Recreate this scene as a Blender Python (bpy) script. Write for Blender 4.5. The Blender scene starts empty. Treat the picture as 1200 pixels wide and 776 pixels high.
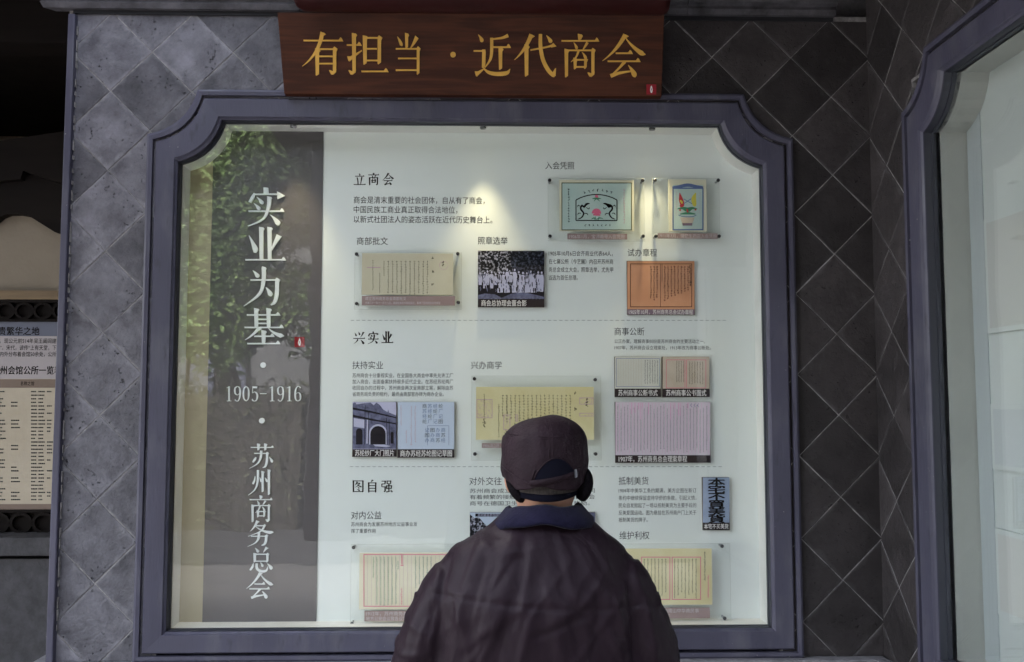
import bpy, bmesh, math, random
from mathutils import Vector, Matrix, noise
random.seed(7)
C = bpy.context.scene.collection
SC = bpy.context.scene
R = math.radians
H0 = 1.65                      # height of the camera above the pavement
# ------------------------------------------------------------------ camera
F, YAW, PITCH, D = 1088.35, 0.025957, 0.0717, 3.388
cam_d = bpy.data.cameras.new('camera'); cam = bpy.data.objects.new('camera', cam_d); C.objects.link(cam)
cam.location = (0, -D, H0)
fw = Vector((math.sin(YAW)*math.cos(PITCH), math.cos(YAW)*math.cos(PITCH), math.sin(PITCH)))
cam.rotation_euler = fw.to_track_quat('-Z', 'Y').to_euler()
cam_d.sensor_width = 36; cam_d.lens = F/1200*36; cam_d.clip_start = .05; cam_d.clip_end = 500
SC.camera = cam
# ------------------------------------------------------------------ world, sun, exposure
SUN_EL, SUN_AZ = R(48), R(-30)
wd = bpy.data.worlds.new('World'); SC.world = wd; wd.use_nodes = True
nt = wd.node_tree; bg = nt.nodes['Background']
sky = nt.nodes.new('ShaderNodeTexSky'); sky.sky_type = 'NISHITA'; sky.sun_disc = False
sky.sun_elevation = SUN_EL; sky.sun_rotation = SUN_AZ; sky.air_density = 1.3; sky.dust_density = 4.0
hsv = nt.nodes.new('ShaderNodeHueSaturation'); hsv.inputs['Saturation'].default_value = .40    # pale overcast-bright sky
nt.links.new(sky.outputs[0], hsv.inputs['Color']); nt.links.new(hsv.outputs[0], bg.inputs[0]); bg.inputs[1].default_value = 0.13
sun_d = bpy.data.lights.new('sun', 'SUN'); sun_d.energy = 1.5; sun_d.angle = R(10); sun_d.color = (1, .96, .9)
sun = bpy.data.objects.new('sun', sun_d); C.objects.link(sun)
sdir = Vector((math.sin(SUN_AZ)*math.cos(SUN_EL), math.cos(SUN_AZ)*math.cos(SUN_EL), math.sin(SUN_EL)))
sun.rotation_euler = sdir.to_track_quat('Z', 'Y').to_euler(); sun.location = sdir*30
SC.view_settings.view_transform = 'Standard'; SC.view_settings.look = 'None'
SC.view_settings.exposure = 3.58; SC.view_settings.gamma = 1
SC.cycles.max_bounces = 8; SC.cycles.transparent_max_bounces = 16
# ------------------------------------------------------------------ measuring
def ray(px, py):
    x, y, z = (px-600)/F, 1.0, (388-py)/F
    c, s = math.cos(-PITCH), math.sin(-PITCH); y, z = c*y+s*z, -s*y+c*z
    c, s = math.cos(-YAW), math.sin(-YAW); x, y = c*x-s*y, s*x+c*y
    return x, y, z
def W(px, py, Y=0.0):
    """point of the upright plane y = Y that was measured at this place of the photograph"""
    x, y, z = ray(px, py); t = (D+Y)/y
    return t*x, H0+t*z
# ------------------------------------------------------------------ materials
def mat(name, col, rough=.6, metal=0, spec=.5, col2=None, scale=8, detail=6, bump=0, bscale=60, stretch=None, sheen=0, coat=0, rnd=0, obj_coord=True, contrast=(.35,.65)):
    m = bpy.data.materials.new(name); m.use_nodes = True; n = m.node_tree; b = n.nodes['Principled BSDF']
    b.inputs['Base Color'].default_value = (*col, 1); b.inputs['Roughness'].default_value = rough
    b.inputs['Metallic'].default_value = metal; b.inputs['Specular IOR Level'].default_value = spec
    if sheen: b.inputs['Sheen Weight'].default_value = sheen
    if coat: b.inputs['Coat Weight'].default_value = coat
    tc = n.nodes.new('ShaderNodeTexCoord'); mp = n.nodes.new('ShaderNodeMapping')
    n.links.new(tc.outputs['Object'], mp.inputs[0])
    if stretch: mp.inputs['Scale'].default_value = stretch
    src = None
    if col2 is not None:
        t = n.nodes.new('ShaderNodeTexNoise'); t.inputs['Scale'].default_value = scale; t.inputs['Detail'].default_value = detail
        t.inputs['Roughness'].default_value = .62
        n.links.new(mp.outputs[0], t.inputs[0])
        r = n.nodes.new('ShaderNodeValToRGB'); r.color_ramp.elements[0].position = contrast[0]; r.color_ramp.elements[1].position = contrast[1]
        r.color_ramp.elements[0].color = (*col, 1); r.color_ramp.elements[1].color = (*col2, 1)
        n.links.new(t.outputs[0], r.inputs[0]); src = r.outputs[0]
        if rnd:
            oi = n.nodes.new('ShaderNodeObjectInfo'); mr = n.nodes.new('ShaderNodeMapRange')
            mr.inputs[3].default_value = 1-rnd; mr.inputs[4].default_value = 1+rnd
            n.links.new(oi.outputs['Random'], mr.inputs[0])
            hs = n.nodes.new('ShaderNodeHueSaturation'); n.links.new(mr.outputs[0], hs.inputs['Value']); n.links.new(src, hs.inputs['Color'])
            src = hs.outputs[0]
        n.links.new(src, b.inputs['Base Color'])
    if bump:
        t2 = n.nodes.new('ShaderNodeTexNoise'); t2.inputs['Scale'].default_value = bscale; t2.inputs['Detail'].default_value = 5
        n.links.new(mp.outputs[0], t2.inputs[0])
        bp = n.nodes.new('ShaderNodeBump'); bp.inputs['Strength'].default_value = bump; bp.inputs['Distance'].default_value = .01
        n.links.new(t2.outputs[0], bp.inputs['Height']); n.links.new(bp.outputs[0], b.inputs['Normal'])
    return m
def nodes_of(m): return m.node_tree, m.node_tree.nodes['Principled BSDF']

def tile_mat(name, ca, cb, cstain, pit, stain):
    """hand-rubbed grey brick tile: mottled face, pits, scratches, lime smears"""
    m = mat(name, ca, rough=.62, spec=.25); n, b = nodes_of(m); N = n.nodes.new; L = n.links.new
    tc = N('ShaderNodeTexCoord'); oi = N('ShaderNodeObjectInfo')
    off = N('ShaderNodeVectorMath'); off.operation = 'SCALE'; L(oi.outputs['Random'], off.inputs['Scale']); off.inputs[0].default_value = (37, 19, 53)
    ad = N('ShaderNodeVectorMath'); L(tc.outputs['Object'], ad.inputs[0]); L(off.outputs[0], ad.inputs[1])
    v = ad.outputs[0]
    n1 = N('ShaderNodeTexNoise'); n1.inputs['Scale'].default_value = 9; n1.inputs['Detail'].default_value = 8; n1.inputs['Roughness'].default_value = .65; L(v, n1.inputs[0])
    r1 = N('ShaderNodeValToRGB'); r1.color_ramp.elements[0].position = .3; r1.color_ramp.elements[1].position = .7
    r1.color_ramp.elements[0].color = (*ca, 1); r1.color_ramp.elements[1].color = (*cb, 1); L(n1.outputs[0], r1.inputs[0])
    # lime smears
    n2 = N('ShaderNodeTexNoise'); n2.inputs['Scale'].default_value = 5; n2.inputs['Detail'].default_value = 9; n2.inputs['Roughness'].default_value = .75; n2.inputs['Distortion'].default_value = 1.6; L(v, n2.inputs[0])
    r2 = N('ShaderNodeValToRGB'); r2.color_ramp.elements[0].position = .56; r2.color_ramp.elements[1].position = .76; L(n2.outputs[0], r2.inputs[0])
    ms = N('ShaderNodeMath'); ms.operation = 'MULTIPLY'; ms.inputs[1].default_value = stain; L(r2.outputs[0], ms.inputs[0])
    mx = N('ShaderNodeMixRGB'); L(ms.outputs[0], mx.inputs[0]); L(r1.outputs[0], mx.inputs[1]); mx.inputs[2].default_value = (*cstain, 1)
    ab = N('ShaderNodeVectorMath'); ab.operation = 'ABSOLUTE'; L(tc.outputs['Object'], ab.inputs[0])
    dd = N('ShaderNodeVectorMath'); dd.operation = 'DOT_PRODUCT'; dd.inputs[1].default_value = (1, 1, 1); L(ab.outputs[0], dd.inputs[0])
    ns = N('ShaderNodeTexNoise'); ns.inputs['Scale'].default_value = 22; ns.inputs['Detail'].default_value = 6; L(v, ns.inputs[0])
    na = N('ShaderNodeMath'); na.operation = 'MULTIPLY_ADD'; na.inputs[1].default_value = .085; L(ns.outputs[0], na.inputs[0]); L(dd.outputs['Value'], na.inputs[2])
    em = N('ShaderNodeMapRange'); em.inputs[1].default_value = .182; em.inputs[2].default_value = .200; L(na.outputs[0], em.inputs[0])
    e2 = N('ShaderNodeMath'); e2.operation = 'MULTIPLY'; e2.inputs[1].default_value = stain*.9; L(em.outputs[0], e2.inputs[0])
    mxe = N('ShaderNodeMixRGB'); L(e2.outputs[0], mxe.inputs[0]); L(mx.outputs[0], mxe.inputs[1]); mxe.inputs[2].default_value = (*cstain, 1); mx = mxe
    mr = N('ShaderNodeMapRange'); mr.inputs[3].default_value = .66; mr.inputs[4].default_value = 1.28
    w = N('ShaderNodeMath'); w.operation = 'MULTIPLY'; w.inputs[1].default_value = 7.77; L(oi.outputs['Random'], w.inputs[0])
    fr = N('ShaderNodeMath'); fr.operation = 'FRACT'; L(w.outputs[0], fr.inputs[0]); L(fr.outputs[0], mr.inputs[0])
    hs = N('ShaderNodeHueSaturation'); L(mx.outputs[0], hs.inputs['Color']); L(mr.outputs[0], hs.inputs['Value'])
    # pits and small dark holes
    vo = N('ShaderNodeTexNoise'); vo.inputs['Scale'].default_value = 75; vo.inputs['Detail'].default_value = 3; L(v, vo.inputs[0])
    vm = N('ShaderNodeTexNoise'); vm.inputs['Scale'].default_value = 7; L(v, vm.inputs[0])
    pr = N('ShaderNodeMapRange'); pr.inputs[1].default_value = .36; pr.inputs[2].default_value = .27; L(vo.outputs[0], pr.inputs[0])
    pm = N('ShaderNodeMath'); pm.operation = 'MULTIPLY'; L(pr.outputs[0], pm.inputs[0]); 
    pmr = N('ShaderNodeMapRange'); pmr.inputs[1].default_value = .45; pmr.inputs[2].default_value = .6; L(vm.outputs[0], pmr.inputs[0]); L(pmr.outputs[0], pm.inputs[1])
    mx2 = N('ShaderNodeMixRGB'); mx2.inputs[2].default_value = (ca[0]*.3, ca[1]*.3, ca[2]*.3, 1); L(pm.outputs[0], mx2.inputs[0]); L(hs.outputs[0], mx2.inputs[1])
    L(mx2.outputs[0], b.inputs['Base Color'])
    # relief
    n3 = N('ShaderNodeTexNoise'); n3.inputs['Scale'].default_value = 28; n3.inputs['Detail'].default_value = 9; n3.inputs['Roughness'].default_value = .68; n3.inputs['Distortion'].default_value = .1; L(v, n3.inputs[0])
    su = N('ShaderNodeMath'); su.operation = 'MULTIPLY_ADD'; L(pm.outputs[0], su.inputs[0]); su.inputs[1].default_value = -1.2; L(n3.outputs[0], su.inputs[2])
    bp = N('ShaderNodeBump'); bp.inputs['Strength'].default_value = pit; bp.inputs['Distance'].default_value = .012; L(su.outputs[0], bp.inputs['Height']); L(bp.outputs[0], b.inputs['Normal'])
    rr = N('ShaderNodeMapRange'); rr.inputs[3].default_value = .34; rr.inputs[4].default_value = .8; L(n1.outputs[0], rr.inputs[0]); L(rr.outputs[0], b.inputs['Roughness'])
    return m

def glass_mat(name, tint=(.985,.99,.985), ior=1.45, rough=0.0):
    m = bpy.data.materials.new(name); m.use_nodes = True; n = m.node_tree
    n.nodes.remove(n.nodes['Principled BSDF']); out = n.nodes['Material Output']
    tr = n.nodes.new('ShaderNodeBsdfTransparent'); tr.inputs[0].default_value = (*tint, 1)
    gl = n.nodes.new('ShaderNodeBsdfGlossy'); gl.inputs['Roughness'].default_value = rough; gl.inputs[0].default_value = (1,1,1,1)
    mx = n.nodes.new('ShaderNodeMixShader')
    def mth(op, a, b_=None):
        q = n.nodes.new('ShaderNodeMath'); q.operation = op
        for i, v in enumerate((a, b_)):
            if v is None: continue
            if isinstance(v, (int, float)): q.inputs[i].default_value = v
            else: n.links.new(v, q.inputs[i])
        return q.outputs[0]
    g0 = n.nodes.new('ShaderNodeNewGeometry'); dt = n.nodes.new('ShaderNodeVectorMath'); dt.operation = 'DOT_PRODUCT'
    n.links.new(g0.outputs['Incoming'], dt.inputs[0]); n.links.new(g0.outputs['Normal'], dt.inputs[1])
    f0 = ((ior-1)/(ior+1))**2
    frs = mth('ADD', mth('MULTIPLY', mth('POWER', mth('SUBTRACT', 1.0, mth('ABSOLUTE', dt.outputs['Value'])), 5.0), 1-f0), f0)
    # slight waviness of the pane, so that what it mirrors is soft and uneven
    geo = n.nodes.new('ShaderNodeNewGeometry'); nz = n.nodes.new('ShaderNodeTexNoise'); nz.inputs['Scale'].default_value = 2.5
    n.links.new(geo.outputs['Position'], nz.inputs[0])
    bp = n.nodes.new('ShaderNodeBump'); bp.inputs['Strength'].default_value = .12; bp.inputs['Distance'].default_value = .01; n.links.new(nz.outputs[0], bp.inputs['Height'])
    n.links.new(bp.outputs[0], gl.inputs['Normal'])
    n.links.new(frs, mx.inputs[0]); n.links.new(tr.outputs[0], mx.inputs[1]); n.links.new(gl.outputs[0], mx.inputs[2])
    n.links.new(mx.outputs[0], out.inputs[0]); return m

M = {}
M['tile_pale'] = tile_mat('pale_brick_tile', (.066,.063,.074), (.20,.193,.222), (.30,.292,.32), .85, .42)  # paler weathering, with brighter light on the left put into the colour
M['tile_shaded'] = tile_mat('shaded_brick_tile', (.030,.0265,.0275), (.058,.050,.052), (.10,.094,.098), .5, .35)  # same tile with the shade of the right side put into its colour
M['grout'] = mat('lime_grout', (.16,.15,.15), .9, col2=(.34,.325,.325), scale=40, bump=.4, bscale=90)
def paint_mat():
    m = mat('slate_purple_paint', (.07,.068,.10), .45, spec=.35); n, b = nodes_of(m); N = n.nodes.new; L = n.links.new
    tc = N('ShaderNodeTexCoord'); mp = N('ShaderNodeMapping'); mp.inputs['Scale'].default_value = (1, 1, .35); L(tc.outputs['Object'], mp.inputs[0])
    def nz(sc, dt, src): t = N('ShaderNodeTexNoise'); t.inputs['Scale'].default_value = sc; t.inputs['Detail'].default_value = dt; L(src, t.inputs[0]); return t.outputs[0]
    def mr(src, a, b_, c=0, d=1): t = N('ShaderNodeMapRange'); t.inputs[1].default_value = a; t.inputs[2].default_value = b_; t.inputs[3].default_value = c; t.inputs[4].default_value = d; L(src, t.inputs[0]); return t.outputs[0]
    def mix(f, a, b_): t = N('ShaderNodeMixRGB'); L(f, t.inputs[0]); (L(a, t.inputs[1]) if not isinstance(a, tuple) else setattr(t.inputs[1], 'default_value', a)); t.inputs[2].default_value = b_; return t.outputs[0]
    base = mix(mr(nz(4, 7, mp.outputs[0]), .3, .7), (.055,.053,.080,1), (.080,.076,.115,1))
    dust = mix(mr(nz(13, 8, mp.outputs[0]), .52, .78, 0, .55), base, (.13,.128,.15,1))
    dark = mix(mr(nz(30, 5, mp.outputs[0]), .62, .74, 0, .6), dust, (.035,.033,.045,1))
    a = nz(95, 2, tc.outputs['Object']); c = nz(5, 2, tc.outputs['Object'])
    ml = N('ShaderNodeMath'); ml.operation = 'MULTIPLY'; L(mr(a, .73, .76), ml.inputs[0]); L(mr(c, .5, .6), ml.inputs[1])
    chip = mix(ml.outputs[0], dark, (.30,.29,.28,1)); L(chip, b.inputs['Base Color'])
    L(mr(nz(9, 6, mp.outputs[0]), .3, .7, .30, .62), b.inputs['Roughness'])
    br = N('ShaderNodeMapping'); br.inputs['Scale'].default_value = (1, 1, .12); L(tc.outputs['Object'], br.inputs[0])
    bp = N('ShaderNodeBump'); bp.inputs['Strength'].default_value = .22; bp.inputs['Distance'].default_value = .004; L(nz(140, 4, br.outputs[0]), bp.inputs['Height']); L(bp.outputs[0], b.inputs['Normal'])
    return m
M['paint'] = paint_mat()
M['paint_dk'] = mat('groove_black', (.012,.012,.016), .8)
M['lead'] = mat('dark_glazing_bead', (.03,.032,.045), .5)
M['stone'] = mat('grey_ledge_stone', (.16,.155,.17), .75, col2=(.26,.25,.27), scale=14, bump=.5, bscale=70)
M['cornice'] = mat('cornice_stone', (.045,.042,.048), .75, spec=.25, col2=(.11,.104,.118), scale=11, bump=.5, bscale=50)
M['dado'] = mat('dark_grey_dado_stone', (.045,.043,.048), .8, col2=(.075,.072,.08), scale=18, bump=.4)
M['case'] = mat('case_lining_white', (.70,.70,.68), .6, col2=(.76,.76,.74), scale=5)
M['panel'] = mat('pale_blue_panel', (.77,.815,.80), .45, col2=(.80,.84,.825), scale=2)
M['column'] = mat('grey_mauve_panel', (.085,.077,.085), .4, col2=(.10,.09,.098), scale=3)
M['tan'] = mat('tan_strip', (.42,.37,.24), .55, col2=(.46,.40,.27), scale=4)
M['glass'] = glass_mat('window_glass', rough=.007)
M['acrylic'] = glass_mat('clear_acrylic', (.982,.988,.984), 1.42)
M['plate_edge'] = mat('acrylic_edge_highlight', (.52,.55,.52), .3)  # light caught by the plate rims, painted as pale lines
M['white_letter'] = mat('white_acrylic_letter', (.74,.78,.80), .35)
M['ink'] = mat('print_black', (.010,.008,.008), .8, spec=.1)
M['ink_brown'] = mat('print_brown_black', (.010,.006,.005), .8, spec=.1)
M['ink_grey'] = mat('print_grey', (.055,.060,.066), .8, spec=.1)
M['caption_white'] = mat('caption_white', (.75,.73,.73), .6)
M['caption_dim'] = mat('caption_dim', (.58,.52,.52), .6)
M['cap_dark'] = mat('caption_strip_dark', (.020,.013,.015), .6, spec=.2)
M['cap_pink'] = mat('caption_strip_mauve', (.27,.185,.18), .5, col2=(.31,.215,.21), scale=12)
M['cap_purple'] = mat('caption_strip_purple', (.17,.12,.17), .5)
M['board_side'] = mat('board_core_brown', (.10,.08,.06), .7)
M['chrome'] = mat('steel_standoff', (.30,.30,.31), .3, metal=1)
M['pin_cap'] = mat('dark_pin_cap', (.05,.05,.055), .3, metal=.6)
M['dash'] = mat('dash_grey', (.30,.33,.34), .6)
M['red'] = mat('seal_red', (.26,.012,.022), .6, spec=.2)
M['paper'] = mat('old_paper_tan', (.55,.50,.36), .7, col2=(.60,.56,.42), scale=7)
M['paper_y'] = mat('old_paper_yellow', (.66,.58,.30), .7, col2=(.72,.66,.40), scale=6)
M['paper_cream'] = mat('old_paper_cream', (.70,.65,.46), .7, col2=(.75,.70,.54), scale=6)
M['paper_orange'] = mat('orange_brown_page', (.55,.25,.13), .65, col2=(.62,.30,.17), scale=9)
M['paper_white'] = mat('white_page', (.60,.60,.54), .7, col2=(.66,.655,.60), scale=6)
M['paper_beige'] = mat('beige_page', (.50,.42,.33), .7, col2=(.58,.50,.42), scale=8)
M['paper_lilac'] = mat('lilac_page', (.60,.54,.62), .7, col2=(.66,.58,.66), scale=5)
M['paper_pink'] = mat('pink_page', (.66,.54,.56), .7)
M['paper_blue'] = mat('pale_blue_page', (.52,.60,.74), .7)
M['sign_blue'] = mat('blue_grey_plaque', (.24,.31,.46), .6, col2=(.30,.37,.52), scale=30)
M['cert'] = mat('certificate_aqua', (.42,.55,.53), .6, col2=(.48,.60,.57), scale=8)
M['cert_rim'] = mat('certificate_cream_rim', (.66,.64,.50), .6)
M['olive'] = mat('print_olive', (.07,.08,.02), .6)
M['blue_ink'] = mat('print_blue', (.10,.15,.32), .6)
M['pink_ink'] = mat('print_magenta', (.70,.14,.25), .6)
M['mauve_ink'] = mat('print_mauve_stamp', (.52,.33,.40), .6)
M['rose_ink'] = mat('print_rose_wash', (.72,.36,.58), .6)
M['red_ink'] = mat('print_red', (.50,.03,.05), .6)
M['yel_ink'] = mat('print_yellow', (.62,.55,.08), .6)
M['green_ink'] = mat('print_green', (.05,.22,.12), .6)
M['ph_light'] = mat('photo_pale_lilac', (.50,.50,.68), .4)
M['ph_mid'] = mat('photo_mid_grey', (.07,.075,.135), .6, spec=.2, col2=(.17,.18,.30), scale=60)
M['ph_dark'] = mat('photo_near_black', (.005,.005,.011), .6, spec=.15)
M['ph_leaf'] = mat('photo_foliage_print', (.004,.0045,.008), .6, spec=.15, col2=(.42,.42,.52), scale=110, detail=4, contrast=(.50,.62))
M['ph_leaf_dk'] = mat('photo_dark_foliage_print', (.003,.004,.008), .6, spec=.15, col2=(.08,.09,.14), scale=110, detail=4, contrast=(.48,.68))
M['wood_rail'] = mat('aged_wood_rail', (.10,.062,.035), .6, col2=(.22,.15,.08), scale=12, stretch=(.1,1,1))
M['dark_wood'] = mat('dark_brown_timber', (.007,.005,.005), .7, spec=.12, col2=(.012,.009,.008), scale=12, stretch=(.15,1,1))
M['cream_wall'] = mat('beige_plaster', (.24,.20,.155), .8, col2=(.28,.235,.185), scale=3, bump=.2)
M['info'] = mat('cream_info_board', (.50,.43,.33), .55, col2=(.54,.47,.37), scale=4)
M['info_pale'] = mat('pale_info_board', (.42,.38,.40), .55)
M['faint1'] = mat('faint_warm_sheet', (.445,.455,.44), .6); M['faint2'] = mat('faint_blue_sheet', (.44,.475,.485), .6); M['faint3'] = mat('faint_cream_sheet', (.475,.485,.465), .6)  # sheets toned down, the dim hazy pane put into their colour
M['panel_dim'] = mat('shaded_panel', (.46,.50,.49), .5, col2=(.50,.54,.53), scale=2); M['lining_dim'] = mat('shaded_lining', (.40,.41,.385), .6, col2=(.46,.47,.44), scale=3)  # dim light of the right-hand case put into panel and lining colours
M['strip_grey'] = mat('pale_grey_strip', (.38,.42,.43), .5)
M['info_blue'] = mat('blue_grey_header', (.12,.13,.19), .5)
M['info_brown'] = mat('brown_header', (.20,.14,.11), .5)
M['roof'] = mat('eave_boarding', (.012,.009,.008), .8, spec=.15, col2=(.02,.015,.013), scale=10)
M['pave'] = mat('granite_paving', (.13,.125,.12), .8, col2=(.19,.185,.18), scale=30, bump=.3)
M['road'] = mat('asphalt', (.05,.05,.052), .9, col2=(.07,.07,.07), scale=60, bump=.3)

# wood sign with long grain
def wood_sign():
    m = mat('red_brown_varnished_wood', (.10,.022,.012), .5, spec=.2); n, b = nodes_of(m); N = n.nodes.new; L = n.links.new
    tc = N('ShaderNodeTexCoord'); mp = N('ShaderNodeMapping'); mp.inputs['Scale'].default_value = (1.2, 1, 9); L(tc.outputs['Object'], mp.inputs[0])
    nz = N('ShaderNodeTexNoise'); nz.inputs['Scale'].default_value = 1.6; nz.inputs['Detail'].default_value = 3; L(mp.outputs[0], nz.inputs[0])
    wv = N('ShaderNodeMath'); wv.operation = 'MULTIPLY'; wv.inputs[1].default_value = 26; L(nz.outputs[0], wv.inputs[0])
    sn = N('ShaderNodeMath'); sn.operation = 'SINE'; L(wv.outputs[0], sn.inputs[0])
    fine = N('ShaderNodeTexNoise'); fine.inputs['Scale'].default_value = 40; fine.inputs['Detail'].default_value = 4
    mp2 = N('ShaderNodeMapping'); mp2.inputs['Scale'].default_value = (.12, 1, 3); L(tc.outputs['Object'], mp2.inputs[0]); L(mp2.outputs[0], fine.inputs[0])
    ma = N('ShaderNodeMath'); ma.operation = 'MULTIPLY_ADD'; ma.inputs[1].default_value = .16; L(sn.outputs[0], ma.inputs[0]); L(fine.outputs[0], ma.inputs[2])
    r = N('ShaderNodeValToRGB'); r.color_ramp.elements[0].position = .3; r.color_ramp.elements[1].position = .75
    r.color_ramp.elements[0].color = (.042,.011,.005,1); r.color_ramp.elements[1].color = (.078,.022,.009,1); L(ma.outputs[0], r.inputs[0]); L(r.outputs[0], b.inputs['Base Color'])
    return m
M['wood_sign'] = wood_sign()
M['gold'] = mat('gold_paint', (.62,.33,.045), .5, metal=.1, col2=(.70,.39,.065), scale=20)
M['red_lacquer'] = mat('dark_red_lacquer', (.035,.004,.004), .6, spec=.2, col2=(.025,.003,.003), scale=3)

# ------------------------------------------------------------------ mesh helpers
class MB:
    def __init__(s): s.v = []; s.f = []
    def poly(s, pts):
        k = len(s.v); s.v += [tuple(p) for p in pts]; s.f.append(tuple(range(k, k+len(pts))))
    def box(s, x0, x1, y0, y1, z0, z1):
        k = len(s.v)
        s.v += [(x, y, z) for x in (x0, x1) for y in (y0, y1) for z in (z0, z1)]
        for f in ((0,1,3,2),(4,6,7,5),(0,4,5,1),(2,3,7,6),(0,2,6,4),(1,5,7,3)): s.f.append(tuple(k+i for i in f))
        return s
    def loft(s, rings, close=True, cap0=False, cap1=False):
        k = len(s.v); n = len(rings[0])
        for r in rings: s.v += [tuple(p) for p in r]
        for i in range(len(rings)-1):
            for j in range(n if close else n-1):
                a = k+i*n+j; b = k+i*n+(j+1) % n
                s.f.append((a, b, b+n, a+n))
        if cap0: s.f.append(tuple(k+j for j in range(n))[::-1])
        if cap1: s.f.append(tuple(k+(len(rings)-1)*n+j for j in range(n)))
        return s
    def prism(s, pts2, y0, y1, plane='xz'):
        """2-D outline (x, z) given depth from y0 to y1"""
        a = [(x, y0, z) for x, z in pts2]; b = [(x, y1, z) for x, z in pts2]
        return s.loft([a, b], True, True, True)
    def build(s, name, m, parent=None, smooth=False, bevel=0, fixn=True):
        me = bpy.data.meshes.new(name); me.from_pydata(s.v, [], s.f); me.update()
        if fixn:
            bm = bmesh.new(); bm.from_mesh(me); bmesh.ops.recalc_face_normals(bm, faces=bm.faces); bm.to_mesh(me); bm.free()
        o = bpy.data.objects.new(name, me); C.objects.link(o)
        if m: me.materials.append(M[m] if isinstance(m, str) else m)
        if smooth:
            for p in me.polygons: p.use_smooth = True
        if bevel:
            b = o.modifiers.new('bevel', 'BEVEL'); b.width = bevel; b.segments = 2; b.limit_method = 'ANGLE'
        if parent: o.parent = parent; o.matrix_parent_inverse = Matrix.Translation(-parent_loc(parent))
        return o
_loc = {}
def parent_loc(o):
    return Vector(_loc.get(o.name, (0,0,0)))      # parts keep their world place
def thing(name, label, cat, loc=(0,0,0), group=None):
    o = bpy.data.objects.new(name, None); C.objects.link(o); o.location = loc; o.empty_display_size = .1
    o['label'] = label; o['category'] = cat; _loc[o.name] = loc
    if group: o['group'] = group
    return o
def tag(o, label=None, cat=None, group=None, kind=None):
    if label: o['label'] = label
    if cat: o['category'] = cat
    if group: o['group'] = group
    if kind: o['kind'] = kind
    return o
def pxbox(a, b, c, d, Yf):
    """pixel box (left, top, right, bottom) on plane Yf -> x0, x1, z0, z1"""
    x0, z1 = W(a, (b+d)/2, Yf)[0], W((a+c)/2, b, Yf)[1]
    x1, z0 = W(c, (b+d)/2, Yf)[0], W((a+c)/2, d, Yf)[1]
    return x0, x1, z0, z1

# ------------------------------------------------------------------ Song-style characters, drawn stroke by stroke
def crom(pts, seg=5):
    P = [pts[0]]+list(pts)+[pts[-1]]; out = []
    for i in range(1, len(P)-2):
        for k in range(seg):
            t = k/seg
            out.append(tuple(.5*((2*P[i][j])+(-P[i-1][j]+P[i+1][j])*t+(2*P[i-1][j]-5*P[i][j]+4*P[i+1][j]-P[i+2][j])*t*t+(-P[i-1][j]+3*P[i][j]-3*P[i+1][j]+P[i+2][j])*t**3) for j in range(3)))
    out.append(tuple(pts[-1])); return out
def ribbon(pts):
    """(x, y, width) list -> outline polygons (quads chain) as left, right sides"""
    Lf, Rt = [], []
    for i, (x, y, w) in enumerate(pts):
        a = pts[max(0, i-1)]; b = pts[min(len(pts)-1, i+1)]
        dx, dy = b[0]-a[0], b[1]-a[1]; l = math.hypot(dx, dy) or 1; nx, ny = -dy/l*w/2, dx/l*w/2
        Lf.append((x+nx, y+ny)); Rt.append((x-nx, y-ny))
    return Lf+Rt[::-1]
TH = 3.4
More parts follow.
